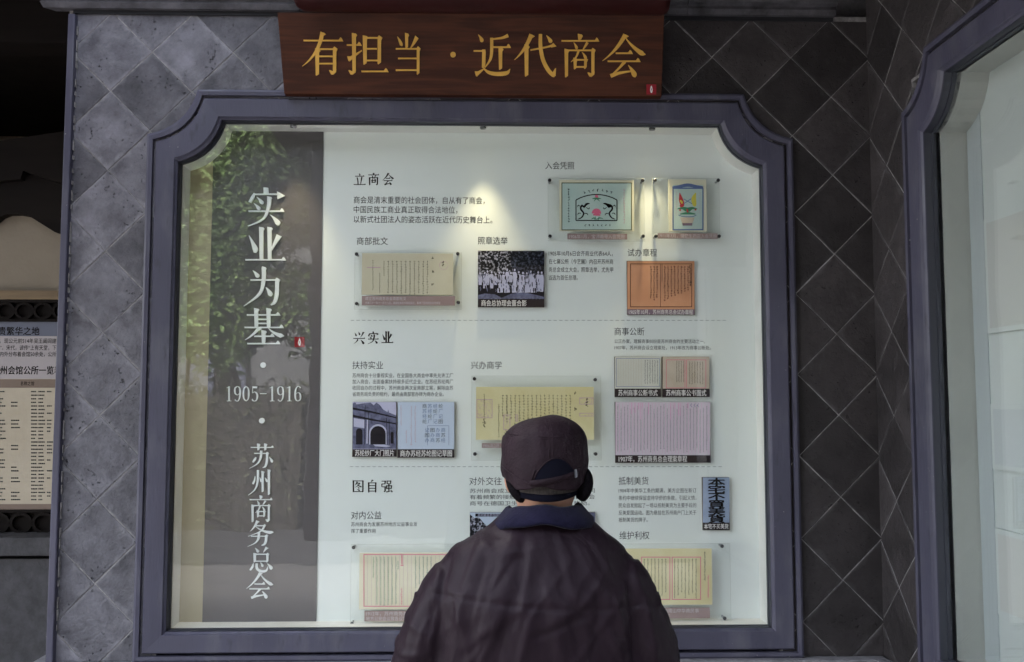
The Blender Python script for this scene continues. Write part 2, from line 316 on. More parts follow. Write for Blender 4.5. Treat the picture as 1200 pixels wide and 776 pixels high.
def strokes(code, bold=1.0):
    out = []; th = TH*bold; wf = min(1.55, bold**.55)
    for st in code.split(';'):
        a = st.split(); 
        if not a: continue
        k = a[0]; q = [float(t) for t in a[1:]]
        if k == 'h':
            x1, y, x2 = q; out.append([(x1, y-th*.6), (x1+3, y-th/2), (x2-10, y-th/2), (x2-6, y-th/2-6), (x2-3, y-th/2-4), (x2+1, y+th/2), (x1, y+th/2)])
        elif k == 'l':
            x1, y1, x2, y2 = q[:4]; out.append(ribbon([(x1, y1, th), (x2, y2, th)]))
        elif k == 'v':
            x, y1, y2 = q[:3]; w = (q[3] if len(q) > 3 else 8.6)*wf
            out.append([(x-w/2-1.5, y1-2), (x+w/2, y1), (x+w/2+3, y1+3.5), (x+w/2, y1+8), (x+w/2-.5, y2-4), (x-w/2+2, y2), (x-w/2, y2-1)])
        elif k == 'z':
            x1, y, x2, y2 = q[:4]; w = (q[4] if len(q) > 4 else 8.6)*wf
            out.append([(x1, y-th/2), (x2-w/2, y-th/2), (x2-w/2, y+th/2), (x1, y+th/2)])
            out.append([(x2-w/2, y-th/2), (x2-1, y-6), (x2+w/2+3, y-.5), (x2+w/2, y+6), (x2+w/2-.5, y2-5), (x2-w/2+2, y2), (x2-w/2, y2-1)])
        elif k == 'g':
            x, y = q; out.append([(x+4.3, y-9), (x+3.5, y-2), (x-4, y+4), (x-9, y+3), (x-14, y-6), (x-12, y-7), (x-4.3, y-4)])
        elif k == 'd':
            x1, y1, x2, y2 = q[:4]; w = (q[4] if len(q) > 4 else 9)*wf
            p = [(x1, y1, .6), (x1+(x2-x1)*.45, y1+(y2-y1)*.35, w*.5), (x1+(x2-x1)*.85, y1+(y2-y1)*.78, w), (x2, y2, w*.75), (x2+(x2-x1)*.06, y2+(y2-y1)*.10, .5)]
            out.append(ribbon(crom(p, 4)))
        elif k == 'p':
            x1, y1, cx, cy, x2, y2 = q[:6]; w = (q[6] if len(q) > 6 else 9)*wf
            pts = []
            for i in range(9):
                t = i/8; pts.append(((1-t)**2*x1+2*t*(1-t)*cx+t*t*x2, (1-t)**2*y1+2*t*(1-t)*cy+t*t*y2, w*(1-t**1.5)+.8))
            out.append(ribbon(pts)); out.append([(x1-w*.55, y1-2), (x1+w*.35, y1+1), (x1+w*.95, y1+4), (x1, y1+9)])
        elif k == 'n':
            x1, y1, cx, cy, x2, y2 = q[:6]; w = (q[6] if len(q) > 6 else 10.5)*wf
            pts = []
            for i in range(8):
                t = i/8; pts.append(((1-t)**2*x1+2*t*(1-t)*cx+t*t*x2, (1-t)**2*y1+2*t*(1-t)*cy+t*t*y2, 1.5+w*t**1.2))
            pts += [(x2-2, y2-1.5, w*.6), (x2+3, y2-1, .6)]; out.append(ribbon(pts))
        elif k == 't':
            x1, y1, x2, y2 = q[:4]; out.append([(x1-2, y1-6), (x1+6, y1-6), (x2, y2-1), (x2+.5, y2+1), (x1+4, y1+6), (x1+1, y1+5)])
        elif k == 's':
            p = [(q[i], q[i+1], q[i+2]*wf) for i in range(0, len(q), 3)]; out.append(ribbon(crom(p, 5)))
        elif k == 'k':
            out.append([tuple(q[i:i+2]) for i in range(0, len(q), 2)])
    return out
G = {
'有': "h 4 22 100;p 50 3 42 54 1 82;v 38 42 104;z 42 42 80 98;g 80 98;l 42 59 76 59;l 42 76 76 76",
'担': "h 1 29 36;v 19 2 96;g 19 96;t 4 62 37 42;v 45 8 76;z 49 12 79 75;l 49 38 73 38;l 49 66 76 66;h 36 92 100",
'当': "v 39 2 37;s 10 9 1 17 19 7 22 28 9 22 31 4;s 70 10 12 60 25 7 49 38 1;z 5 38 74 100;l 12 61 70 61;l 5 89 70 89",
'近': "d 12 2 22 18;l 0 41 22 41;k 22 38 30 38 31 45 30 78 24 82 21 80;t 5 96 26 84;s 25 82 2 38 92 7 58 96 9 84 94 9 93 84 1;s 88 4 8 72 10 5 46 13 3;s 46 10 8 46 42 8 42 62 6 28 82 1;h 50 32 94;v 69 34 86",
'代': "p 40 2 26 40 0 62;v 29 28 102;s 38 39 3 60 35 3.5 80 31 4 90 28 5;k 86 30 92 22 100 30 88 33;s 62 1 8 62 30 9 68 62 9 80 86 9 92 99 8 96 101 3;k 88 97 98 101 99 82 96 84;d 76 4 87 20",
'商': "h 0 15 95;v 47 0 14;d 31 19 39 34 7;s 66 19 7 60 28 5 54 37 2;v 13 36 103 8;z 17 38 80 98 8;g 80 98;s 43 40 6 37 54 4 24 66 1;d 52 42 62 58 7;v 35 58 84 7;z 38 61 61 83 7;l 38 78 60 78",
'会': "p 53 0 36 36 0 62;n 53 6 70 32 98 48 11;h 31 44 70;h 12 63 88;s 52 64 8 40 78 5 26 92 4;s 19 98 9 36 92 7 52 89 5 70 86 3;d 60 72 76 98 11",
'实': "k 45 0 57 1 58 18 45 18;l 22 18 82 18;s 21 15 3 17 25 8 9 39 7;k 80 10 101 22 81 31;d 27 25 42 42 9;d 20 42 34 57 9;h 6 62 98;s 60 25 10 58 50 9 44 82 5 4 101 1.5;k 54 23 64 25 67 28 60 34;d 62 71 84 96 12",
'业': "v 41 0 91 9;v 62 0 91 9;s 9 22 1 18 42 7 25 60 12 24 70 6;s 86 22 13 75 44 8 65 66 1.5;h 0 90 102",
'为': "d 24 7 38 24 10;s 53 -1 10 53 32 10 42 68 7 0 100 1;k 48 -4 58 -1 61 3 54 8;z 18 32 89 60 10;s 89 55 10 87 75 10 82 90 8 72 97 2;d 58 50 72 72 11",
'基': "v 31 0 52 9;v 63 0 52 9;h 6 17 92;l 34 29 60 29;l 34 40 60 40;h 0 51 101;p 38 51 26 70 1 85 7;n 62 53 74 68 100 75 11;v 50 60 95 9;h 25 75 77;h 7 95 92",
'苏': "h 8 15 100;v 39 1 27 8;v 67 1 27 8;z 22 39 74 60;s 74 54 8.6 72 75 9 66 92 7 56 96 2;s 50 28 9 48 55 8 35 80 5 2 100 1;s 28 55 4 24 64 8 16 75 6;d 82 54 95 74 10",
'州': "s 42 3 9 40 50 8 28 80 5 1 101 1;v 62 8 89;v 88 2 100;s 30 27 3 27 45 7 20 57 7;d 47 30 56 48 8;d 70 32 80 48 8",
'务': "p 40 1 30 26 12 42 8;l 32 20 66 20;s 70 16 8 52 42 5 5 61 1.5;n 32 22 60 46 100 47 11;l 15 61 72 61;s 46 46 9 44 70 8 30 88 4 2 101 1;s 75 57 9 73 80 9 66 93 7 56 96 2;k 70 60 76 54 82 58 79 66",
'总': "d 26 4 39 20 9;p 74 1 68 12 60 22 8;v 25 26 62;z 28 29 78 62;l 28 57 76 57;s 19 65 3 15 80 8 5 93 7;s 33 66 9 34 86 9 50 97 9 72 95 8 79 78 1;d 48 62 58 78 8;d 76 66 95 88 12",
'立': "d 46 1 55 19 9;h 12 26 92;s 30 36 7 36 62 7 38 94 7;s 71 33 9 66 60 7 60 94 4;h 0 96 104",
'兴': "d 12 10 26 36 10;d 44 2 56 28 10;p 88 5 80 28 60 50;h 0 57 102;s 40 64 9 28 82 5 4 101 1;d 62 66 90 100 13",
'图': "v 9 4 101;z 13 8 91 101;l 13 94 88 94;p 42 14 34 32 20 46 7;l 36 27 64 27;s 66 24 6 48 46 5 22 60 1;n 36 32 56 50 80 57 8;d 44 58 58 68 8;d 36 72 62 87 8",
'自': "p 52 0 46 10 38 20;v 20 20 103;z 24 24 80 103;l 24 46 78 46;l 24 68 78 68;l 24 90 78 90",
'强': "z 4 10 36 34;l 8 32 36 32;v 8 32 58 6;z 12 56 36 95;g 36 95;v 54 6 34 6;z 57 9 84 34 7;l 55 31 84 31;v 50 44 74 7;z 53 47 90 74 7;l 51 69 90 69;v 69 36 95 7;s 46 97 7 70 93 4 88 88 3;d 82 80 97 98 9",
'0': "s 30 2 3 13 18 9 9 50 13 13 82 9 30 98 3;s 30 2 3 47 18 9 51 50 13 47 82 9 30 98 3",
'1': "k 26 2 38 2 38 96 26 96;k 14 95 50 95 50 99 14 99;s 34 4 5 24 10 4 12 12 2",
'5': "k 12 2 50 2 48 15 13 13;l 14 6 12 46;s 12 46 3 26 38 4 44 46 10 51 66 13 44 90 9 28 98 4 12 92 8 13 84 5",
'6': "s 50 12 7 40 3 5 24 5 5 12 28 11 9 62 13 14 88 9 30 98 3;s 30 98 3 48 88 9 51 68 12 46 50 9 30 42 3 16 52 3",
'9': "s 10 88 7 20 97 5 36 95 5 48 72 11 51 38 13 46 12 9 30 2 3;s 30 2 3 12 12 9 9 32 12 14 50 9 30 58 3 44 48 3",
'-': "k 4 47 56 47 56 52 4 52",
}
def glyph(code, box, mapf, depth, m, name, parent, bold=1.0, unit=100.0, smooth=False):
    """box = pixel box; mapf(px, py, off) -> world point at 'off' metres in front of the surface; depth 0 = flat print"""
    a, b, c, d = box; mb = MB(); bx = 60.0 if unit == 60 else 100.0
    for i, pl in enumerate(strokes(G[code], bold)):
        off = .0006+i*.00004
        pts = [(a+(c-a)*x/bx, b+(d-b)*y/100) for x, y in pl]
        fr = [mapf(px, py, depth+off) for px, py in pts]
        n = len(fr)
        if depth:
            bk = [mapf(px, py, off*.1) for px, py in pts]
            k = len(mb.v); mb.v += fr+bk
            mb.f.append(tuple(range(k, k+n)))
            for j in range(n): mb.f.append((k+j, k+n+j, k+n+(j+1) % n, k+(j+1) % n))
        else: mb.poly(fr)
    # ribbons can be concave, so triangulate
    me = bpy.data.meshes.new(name); me.from_pydata(mb.v, [], mb.f)
    bm = bmesh.new(); bm.from_mesh(me); bmesh.ops.triangulate(bm, faces=[f for f in bm.faces if len(f.verts) > 4], ngon_method='EAR_CLIP'); bm.to_mesh(me); bm.free()
    me.materials.append(M[m]); o = bpy.data.objects.new(name, me); C.objects.link(o)
    if parent: o.parent = parent; o.matrix_parent_inverse = Matrix.Translation(-parent_loc(parent))
    return o
def disc(mb, x, z, r, y, n=16): mb.poly([(x+r*math.cos(2*math.pi*i/n), y, z+r*math.sin(2*math.pi*i/n)) for i in range(n)])

# ------------------------------------------------------------------ sans lettering from the built-in font
_tc = {}
def text_mesh(s):
    if s in _tc: return _tc[s]
    cu = bpy.data.curves.new('t', 'FONT'); cu.body = s; cu.size = 1; cu.resolution_u = 2
    ob = bpy.data.objects.new('t', cu); C.objects.link(ob)
    me = bpy.data.meshes.new_from_object(ob.evaluated_get(bpy.context.evaluated_depsgraph_get()))
    v = [tuple(a.co) for a in me.vertices]; f = [tuple(p.vertices) for p in me.polygons]
    bpy.data.objects.remove(ob); bpy.data.curves.remove(cu); bpy.data.meshes.remove(me)
    _tc[s] = (v, f); return _tc[s]
def lettering(lines, m, name, parent, Y, bold=0.0):
    """lines = [(string, px left, py centre, px right, pixel height of a character)] joined into one flat print"""
    mb = MB()
    for s, px0, pyc, px1, hp in lines:
        v, f = text_mesh(s)
        xa = min(p[0] for p in v); xb = max(p[0] for p in v)
        X0, Zc = W(px0, pyc, Y); X1 = W(px1, pyc, Y)[0]; hz = hp*(D+Y)/F
        offs = [(0, 0)] if not bold else [(0, 0), (bold, 0), (bold*.5, bold*.5)]
        for i, (ox, oz) in enumerate(offs):
            k = len(mb.v)
            for x, y, z in v: mb.v.append((X0+(x-xa)/(xb-xa)*(X1-X0)+ox, Y-i*.00006, Zc+(y-.38)*hz+oz))
            mb.f += [tuple(k+j for j in q) for q in f]
    return mb.build(name, m, parent, fixn=False)

# ================================================================== SETTING
g = MB(); g.poly([(-80,-80,0),(80,-80,0),(80,30,0),(-80,30,0)]); tag(g.build('ground', 'pave', fixn=False), kind='structure')
g = MB(); g.poly([(-80,-12,.004),(80,-12,.004),(80,-6,.004),(-80,-6,.004)]); tag(g.build('road', 'road', fixn=False), kind='structure')

HH = .1485; LX, LZ = -1.538, H0+.679
ZT = H0+1.415; ZB = H0-.925; XC = 1.4345       # tile field top, bottom, inner corner of the two walls

def clip(poly, ax, val, keep_ge):
    out = []; n = len(poly)
    for i in range(n):
        a, b = poly[i], poly[(i+1) % n]
        da = (a[ax]-val)*(1 if keep_ge else -1); db = (b[ax]-val)*(1 if keep_ge else -1)
        if da >= 0: out.append(a)
        if (da > 0 and db < 0) or (da < 0 and db > 0):
            t = da/(da-db); out.append(tuple(a[k]+(b[k]-a[k])*t for k in range(3)))
    return out
def tile_polys(cx, cz, jt, h):
    r = HH-jt; ri = r-.004
    o = [(cx+r, cz), (cx, cz+r), (cx-r, cz), (cx, cz-r)]; i_ = [(cx+ri, cz), (cx, cz+ri), (cx-ri, cz), (cx, cz-ri)]
    tx, tz = random.uniform(-.0018, .0018), random.uniform(-.0018, .0018)
    hh = lambda x, z: h+(x-cx)*tx/HH*.5+(z-cz)*tz/HH*.5
    # outline softened: each side gets a slightly uneven midpoint
    O, I = [], []
    for k in range(4):
        a, b = o[k], o[(k+1) % 4]; c, d = i_[k], i_[(k+1) % 4]
        for t in (0, .33, .67):
            w = random.uniform(-.0016, .0008) if t else random.uniform(-.0018, 0)
            nx, nz = (a[0]+b[0])/2-cx, (a[1]+b[1])/2-cz; l = math.hypot(nx, nz); nx /= l; nz /= l
            O.append((a[0]+(b[0]-a[0])*t+nx*w, a[1]+(b[1]-a[1])*t+nz*w)); I.append((c[0]+(d[0]-c[0])*t+nx*w, c[1]+(d[1]-c[1])*t+nz*w))
    n = len(O); P = [[(x, hh(x, z), z) for x, z in I]]
    for k in range(n):
        a, b = O[k], O[(k+1) % n]; c, d = I[k], I[(k+1) % n]
        P.append([(a[0], hh(*a)-.0016, a[1]), (b[0], hh(*b)-.0016, b[1]), (d[0], hh(*d), d[1]), (c[0], hh(*c), c[1])])
        P.append([(a[0], 0, a[1]), (b[0], 0, b[1]), (b[0], hh(*b)-.0016, b[1]), (a[0], hh(*a)-.0016, a[1])])
    return P
def lay_tiles(parent, rects, irange, jrange, to_world, matf, jt=.0017):
    for i in irange:
        for j in jrange:
            if (i+j) % 2 == 0: continue
            cx, cz = i*HH, LZ-j*HH; mb = MB(); P = tile_polys(cx, cz, random.uniform(.0009, .0024), random.uniform(.0085, .0105))
            for (u0, u1, z0, z1) in rects:
                for p in P:
                    q = clip(clip(clip(clip(p, 0, u0, True), 0, u1, False), 2, z0, True), 2, z1, False)
                    if len(q) >= 3: mb.poly([to_world(*t) for t in q])
            if len(mb.f) > 1:
                xs = [v[0] for v in mb.v]; zs = [v[2] for v in mb.v]
                c = to_world(cx, 0, cz); mb.v = [(a-c[0], b-c[1], d-c[2]) for a, b, d in mb.v]
                o = mb.build('tile', matf(cx, cz)); o.location = c; o.parent = parent; o.matrix_parent_inverse = Matrix.Translation(-parent_loc(parent))

wall = thing('tiled_wall', 'grey diamond brick-tiled wall around the main display window and behind the wooden sign', 'wall', (0,0,0))
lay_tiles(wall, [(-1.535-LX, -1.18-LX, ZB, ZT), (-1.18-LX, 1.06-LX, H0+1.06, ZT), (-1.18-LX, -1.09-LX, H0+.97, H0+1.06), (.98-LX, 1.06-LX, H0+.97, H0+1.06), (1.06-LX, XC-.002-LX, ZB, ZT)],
          range(-1, 22), range(-6, 13), lambda u, h, z: (LX+u, -h, z), lambda cx, cz: 'tile_pale' if cx+LX < -.2 else 'tile_shaded')
b = MB()
b.box(-1.548, -1.17, -.0068, .12, ZB, ZT+.02).box(-1.17, 1.05, -.0068, .12, H0+1.05, ZT+.02).box(1.05, XC+.02, -.0068, .12, ZB, ZT+.02)
b.box(-1.17, -1.08, -.0066, .1, H0+.96, H0+1.05).box(.96, 1.05, -.0066, .1, H0+.96, H0+1.05)
b.build('grout', 'grout', wall)
wb = MB(); wb.box(-1.548, XC+.3, .125, .30, H0+1.03, H0+3.6).box(-1.548, XC+.5, .30, .45, 0, H0+3.6).box(1.2, XC+.45, .125, .30, 0, H0+1.0); wb.build('masonry', 'stone', wall)

side = thing('side_wall', 'dark tiled wing wall with narrow diamonds turning the corner at the right', 'wall', (XC,0,0))
tw = lambda u, h, z: (XC-h, -u, z)
lay_tiles(side, [(.0125, .36, ZB, H0+1.95), (.36, 1.3, H0+1.07, H0+1.95)], range(0, 9), range(-9, 13), tw, lambda cx, cz: 'tile_shaded')
b = MB(); b.box(XC-.0068, XC+.12, -.36, -.010, ZB, H0+1.97).box(XC-.0068, XC+.12, -2.7, -.36, H0+1.06, H0+1.97).box(XC-.0068, XC+.12, -2.9, -2.5, ZB, H0+1.06); b.build('grout', 'grout', side)
b = MB(); b.box(XC+.32, XC+.45, -2.9, .1, 0, H0+3.6).box(XC+.12, XC+.32, -2.9, .1, H0+1.1, H0+2.4); b.build('masonry', 'stone', side)

# stone plinths, cornice
pl = thing('stone_plinth', 'grey stone ledge running below the main display window', 'ledge')
b = MB(); b.box(-1.60, XC-.01, -.055, .12, ZB-.05, ZB-.002); b.build('ledge_slab', 'stone', pl, bevel=.004)
b = MB(); b.box(-1.58, XC-.01, -.03, .12, 0, ZB-.052); b.build('base_block', 'stone', pl)
pl = thing('stone_plinth', 'stone ledge below the right-hand window on the wing wall', 'ledge')
b = MB(); b.box(XC-.055, XC+.12, -2.9, -.057, ZB-.05, ZB-.002); b.build('ledge_slab', 'stone', pl, bevel=.004)
b = MB(); b.box(XC-.03, XC+.12, -2.9, -.035, 0, ZB-.052); b.build('base_block', 'stone', pl)

co = thing('stone_cornice', 'moulded grey stone cornice along the top of the tiled wall behind the sign', 'cornice')
z_ = ZT
for k, (x1, sgm) in enumerate(((-.70, 0), (.02, 1), (.74, 2), (1.30, 3))):
    x0 = (-1.60, -.697, .023, .743)[k]
    b = MB(); prof = [(0, z_+.012), (-.035, z_+.012), (-.045, z_+.030), (-.040, z_+.040), (-.040, z_+.044), (-.060, z_+.050), (-.078, z_+.075), (-.082, z_+.095), (-.082, z_+.17), (0, z_+.17)]
    lf = -.0 if k else 1
    ra = [(x0+(y*.9 if lf else 0), y, z) for y, z in prof]; rb = [(x1, y, z) for y, z in prof]
    b.loft([ra, rb], True, True, True); b.build('cornice_block', 'cornice', co)
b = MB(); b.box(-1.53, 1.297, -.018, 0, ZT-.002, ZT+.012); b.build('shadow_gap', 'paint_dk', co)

# unseen eave and deep roof, shaped to keep daylight off the upper wall
rf = thing('eave', 'dark timber eave over the main display wall', 'eave')
b = MB(); b.box(-3.2, -.82, -.16, .3, H0+1.72, H0+1.80); b.build('soffit', 'roof', rf)
rf2 = thing('shade_roof', 'unseen deep dark roof added to shade the upper right of the wall', 'roof')
b = MB(); b.box(-.8, 3.2, -2.15, .3, H0+1.80, H0+1.92); b.build('soffit', 'roof', rf2)
b = MB(); b.box(-.8, 0, -2.2, -2.153, H0+1.10, H0+1.94).box(0, 3.2, -2.2, -2.153, H0+.80, H0+1.94); b.build('shade_boards', 'roof', rf2)  # unseen hanging boards added to darken the upper right

# ------------------------------------------------------------------ notched frames
def outline(x0, x1, z0, z1, a, b, sag, n=9):
    """rectangle whose two top corners are bitten off by shallow inward arcs"""
    def arc(P, Q, s):
        dx, dz = Q[0]-P[0], Q[1]-P[1]; l = math.hypot(dx, dz); nx, nz = dz/l, -dx/l
        return [(P[0]+dx*t+nx*s*4*t*(1-t), P[1]+dz*t+nz*s*4*t*(1-t)) for t in [i/(n-1) for i in range(n)]]
    pts = [(x0, z0)]
    pts += arc((x0, z1-b), (x0+a, z1), sag)
    pts += arc((x1-a, z1), (x1, z1-b), sag)
    pts += [(x1, z0)]
    return pts
def frame_ring0(mb, X0, X1, Z0, Z1, levels, A, Bb, S, tw, close=True):
    rings = []
    for d, y, e in levels:
        rings.append([tw(u, -y, z) for u, z in outline(X0-d, X1+d, Z0-d*(.93), Z1+d, A+e, Bb+e*.5, S+e*.2)])
    mb.loft(rings, True)
# section of the moulding: distance from the glass edge, depth, growth of the corner cut
GX0, GX1, GZ0, GZ1 = -1.137, 1.023, H0-.826, H0+1.02
def build_window(t, X0, X1, Z0, Z1, tw, a, b_, k=1.0):
    frame_ring = lambda m, x0, x1, z0, z1, lv, *r: frame_ring0(m, x0, x1, z0, z1, [(d*k, y, e) for d, y, e in lv], *r)
    m = MB(); frame_ring(m, X0, X1, Z0, Z1, [(0, .05, 0), (0, -.006, 0), (.006, -.012, 0), (.010, -.020, 0), (.072, -.024, .012), (.077, -.020, .015), (.077, .03, .015)], a, b_, .032, tw)
    o = m.build('frame', 'paint', t)
    m = MB(); frame_ring(m, X0, X1, Z0, Z1, [(.0775, .028, .016), (.0865, .028, .019)], a, b_, .034, tw); m.build('shadow_groove', 'paint_dk', t)
    m = MB(); frame_ring(m, X0, X1, Z0, Z1, [(.087, .03, .019), (.087, -.026, .019), (.100, -.028, .022), (.108, -.024, .024), (.108, .01, .024)], a, b_, .034, tw); m.build('outer_moulding', 'paint', t)
    m = MB(); frame_ring(m, X0, X1, Z0, Z1, [(.002, .02, 0), (-.004, .02, 0), (-.004, .034, 0), (.002, .034, 0)], a, b_, .032, tw); m.build('glazing_bead', 'lead', t)
    m = MB(); o2 = [[tw(u, -y, z) for u, z in outline(X0+.0015, X1-.0015, Z0+.0015, Z1-.0015, a, b_, .032)] for y in (-.003, .0195)]; m.loft(o2, True); m.build('shaded_reveal', 'lead', t)  # shade on the frame's inner side, put in as a dark strip
    m = MB(); o1 = outline(X0-.001, X1+.001, Z0-.001, Z1+.001, a, b_, .032)
    m.poly([tw(u, -.022, z) for u, z in o1]); m.poly([tw(u, -.028, z) for u, z in o1])
    m.build('glass_pane', 'glass', t, fixn=False)
    return t
mainw = thing('display_window', 'large notched display window with slate-purple frame and exhibition panel in the main wall', 'display window', (0,0,ZB))
build_window(mainw, GX0, GX1, GZ0, GZ1, lambda u, h, z: (u, -h, z), .156, .156)
YP = .14
tw0 = lambda u, h, z: (u, -h, z)
m = MB(); m.loft([[tw0(u, -y, z) for u, z in outline(GX0, GX1, GZ0, GZ1, .156, .156, .032)] for y in (.036, YP+.004)], True); m.build('case_lining', 'case', mainw)
panel = MB(); panel.poly([tw0(u, -YP, z) for u, z in outline(GX0, GX1, GZ0, GZ1, .156, .156, .032)])
panel = panel.build('exhibition_panel', 'panel', mainw, fixn=False)
# left column: tan strip and mauve-grey title column (2 mm sheets on the panel)
xa = W(243, 740, YP)[0]; xb = (W(373, 740, YP)[0]+W(377, 160, YP)[0])/2; xa2 = -1.052
def sheet(xl, xr, t, zt, cut):
    ol = outline(GX0, GX1, GZ0, GZ1, .156, .156, .032); return ol
m = MB(); arcp = [p for p in outline(GX0, GX1, GZ0, GZ1, .156, .156, .032)][1:10]
col_pts = [(xa2, GZ0)]
def arc_z(x):
    for (p, q) in zip(arcp, arcp[1:]):
        if min(p[0], q[0]) <= x <= max(p[0], q[0]) and abs(q[0]-p[0]) > 1e-6: return p[1]+(q[1]-p[1])*(x-p[0])/(q[0]-p[0])
    return GZ1
col_top = [(xa2, arc_z(xa2))]+[p for p in arcp if xa2 < p[0] < GX0+.156]+[(GX0+.156, GZ1), (xb, GZ1)]
m.prism([(xa2, GZ0)]+col_top+[(xb, GZ0)], YP-.004, YP-.0002); m.build('title_column', 'column', panel)
tan_top = [(GX0, arcp[0][1])]+[p for p in arcp if GX0 < p[0] < xa2]+[(xa2, arc_z(xa2))]
m = MB(); m.prism([(GX0, GZ0)]+tan_top+[(xa2, GZ0)], YP-.002, YP-.0002); m.build('tan_strip', 'tan', panel)

mapc = lambda px, py, off: (W(px, py, YP-.004)[0], YP-.004-off, W(px, py, YP-.004)[1])
mapp = lambda px, py, off: (W(px, py, YP)[0], YP-off, W(px, py, YP)[1])
for ch, bx in (('实',(289,220,334,265)),('业',(288,267,334,309)),('为',(286,314,330,359)),('基',(287,362,332,405)),('苏',(292,520,321,549)),('州',(291,550,319,580)),('商',(293,581,321,611)),('务',(290,610,320,640)),('总',(292,641,320,670)),('会',(289,671,320,701))):
    glyph(ch, bx, mapc, .006, 'white_letter', 'raised_character', panel, bold=1.1)
x0 = 263.5
for k, ch in enumerate('1905-1916'):
    wpx = 10.1; glyph(ch, (x0+k*wpx+.5, 452.5, x0+k*wpx+9.4, 470.5), mapc, .004, 'white_letter', 'raised_numeral', panel, unit=60)
for px, py in ((309, 428), (307.5, 493)):
    m = MB(); x, z = W(px, py, YP); m.loft([[(x+.0105*math.cos(i*math.pi/10), y, z+.0105*math.sin(i*math.pi/10)) for i in range(20)] for y in (YP-.0042, YP-.010)], True, False, True); m.build('raised_dot', 'white_letter', panel)
def seal(px0, py0, px1, py1, mp, parent):
    m = MB(); m.poly([mp(a, b_, .0012) for a, b_ in ((px0,py0),(px1,py0),(px1,py1),(px0,py1))]); s = m.build('seal', 'red', parent, fixn=False)
    cx, cy = (px0+px1)/2, (py0+py1)/2; w, h = (px1-px0), (py1-py0)
    m = MB(); m.poly([mp(cx+w*.13*math.cos(t)*(1 if math.sin(t) > -.3 else .8), cy+h*.36*math.sin(t), .0016) for t in [i*math.pi/8 for i in range(16)]]); m.build('seal_mark', 'caption_white', parent, fixn=False)
    m = MB(); m.poly([mp(cx-w*.03, cy-h*.15, .002), mp(cx+w*.05, cy-h*.02, .002), mp(cx-w*.01, cy+h*.2, .002)]); m.build('seal_mark', 'red', parent, fixn=False)
seal(345.3, 395, 357, 407, mapc, panel)
for txt, xs, y0, y1 in (('立商会', (414.5, 431.5, 448), 203, 217), ('兴实业', (414, 430.5, 447), 388.5, 403), ('图自强', (413, 429.5, 446.5), 562.5, 577)):
    for ch, x in zip(txt, xs): glyph(ch, (x, y0, x+13.5, y1), mapp, 0, 'ink_brown', 'heading_character', panel, bold=1.9)
YT = YP-.0006
sub = [('商部批文',418,282.5,454.5,10),('照章选举',560,282,595,10),('入会凭照',639,194,673,10),('试办章程',735.5,296,770,10),('扶持实业',413,428,449,10),('兴办商学',552,428,588,10),('商事公断',720,388.5,755,10),('抵制美货',725,563.5,760,10),('对外交往',550,564,588,10),('对内公益',411.5,604,447,10),('维护利权',726,627.5,761,10)]
for s in sub: lettering([s], 'ink_grey' if s[0] not in ('入会凭照','商部批文','照章选举') else 'ink', 'subheading', panel, YT)
paras = [
 [('商会是清末重要的社会团体，自从有了商会，',414.5,234.3,568,9.2),('中国民族工商业真正取得合法地位，',414.5,245.5,536,9.2),('以新式社团法人的姿态活跃在近代历史舞台上。',414.5,257,577,9.2)],
 [('1905年10月6日会齐商业代表64人，',643,297,718,6.6),('在七襄公所（今艺圃）内召开苏州商',643,306.5,718.5,6.6),('务总会成立大会，照章选举，尤先甲',643,316,718.5,6.6),('当选为首任总理。',643,325.3,677,6.6)],
 [('苏州商会十分重视实业，在全国各大商会中率先允许工厂',413,440,531,5.6),('加入商会，出面备案扶持很多近代企业。在苏经苏纶两厂',413,447.3,531,5.6),('收回自办的过程中，苏州商会两次呈商部立案，解除由苏',413,454.6,531,5.6),('省商务局负责的租约，最终由商部官办转为商办企业。',413,462,520,5.6)],
 [('公正办案，理解商事纠纷是苏州商会的主要活动之一。',720,400,826,5.2),('1907年，苏州商会设立理案处，1913年改为商事公断处。',720,407.5,833,5.2)],
 [('苏州商会成立后与各国商会往来合作共同',550.5,575.3,697,5.6),('有着频繁的接触，开设公司，派员出国参会',550.5,582.6,697,5.6),('商号在德国卫生博览会参展，屡获奖励。',550.5,590,691,5.6)],
 [('苏州商会为发展苏州地方公益事业发',411.5,614.5,489,5.4),('挥了重要作用',411.5,622.3,440,5.4)],
 [('1904年中美华工条约期满，美方企图在新订',725,575,816,5.8),('条约中继续保留虐待华侨的条款，引起义愤，',725,583.7,816,5.8),('民众自发掀起了一场以抵制美货为主要手段的',725,592.4,816,5.8),('反美爱国运动。图为悬挂在苏州商户门上关于',725,601,816,5.8),('抵制美货的牌子。',725,609.3,759,5.8)]]
for p in paras: lettering(p, 'ink' if p is paras[1] or p is paras[0] else 'ink_grey', 'paragraph', panel, YT)
for py, pa, pb in ((375.5, 411, 848), (547, 410, 600), (547, 690, 842)):
    m = MB(); x = pa
    while x < pb: m.poly([mapp(x, py-.35, .0006), mapp(x+4, py-.35, .0006), mapp(x+4, py+.35, .0006), mapp(x, py+.35, .0006)]); x += 6.6
    m.build('dashed_line', 'dash', panel, fixn=False)
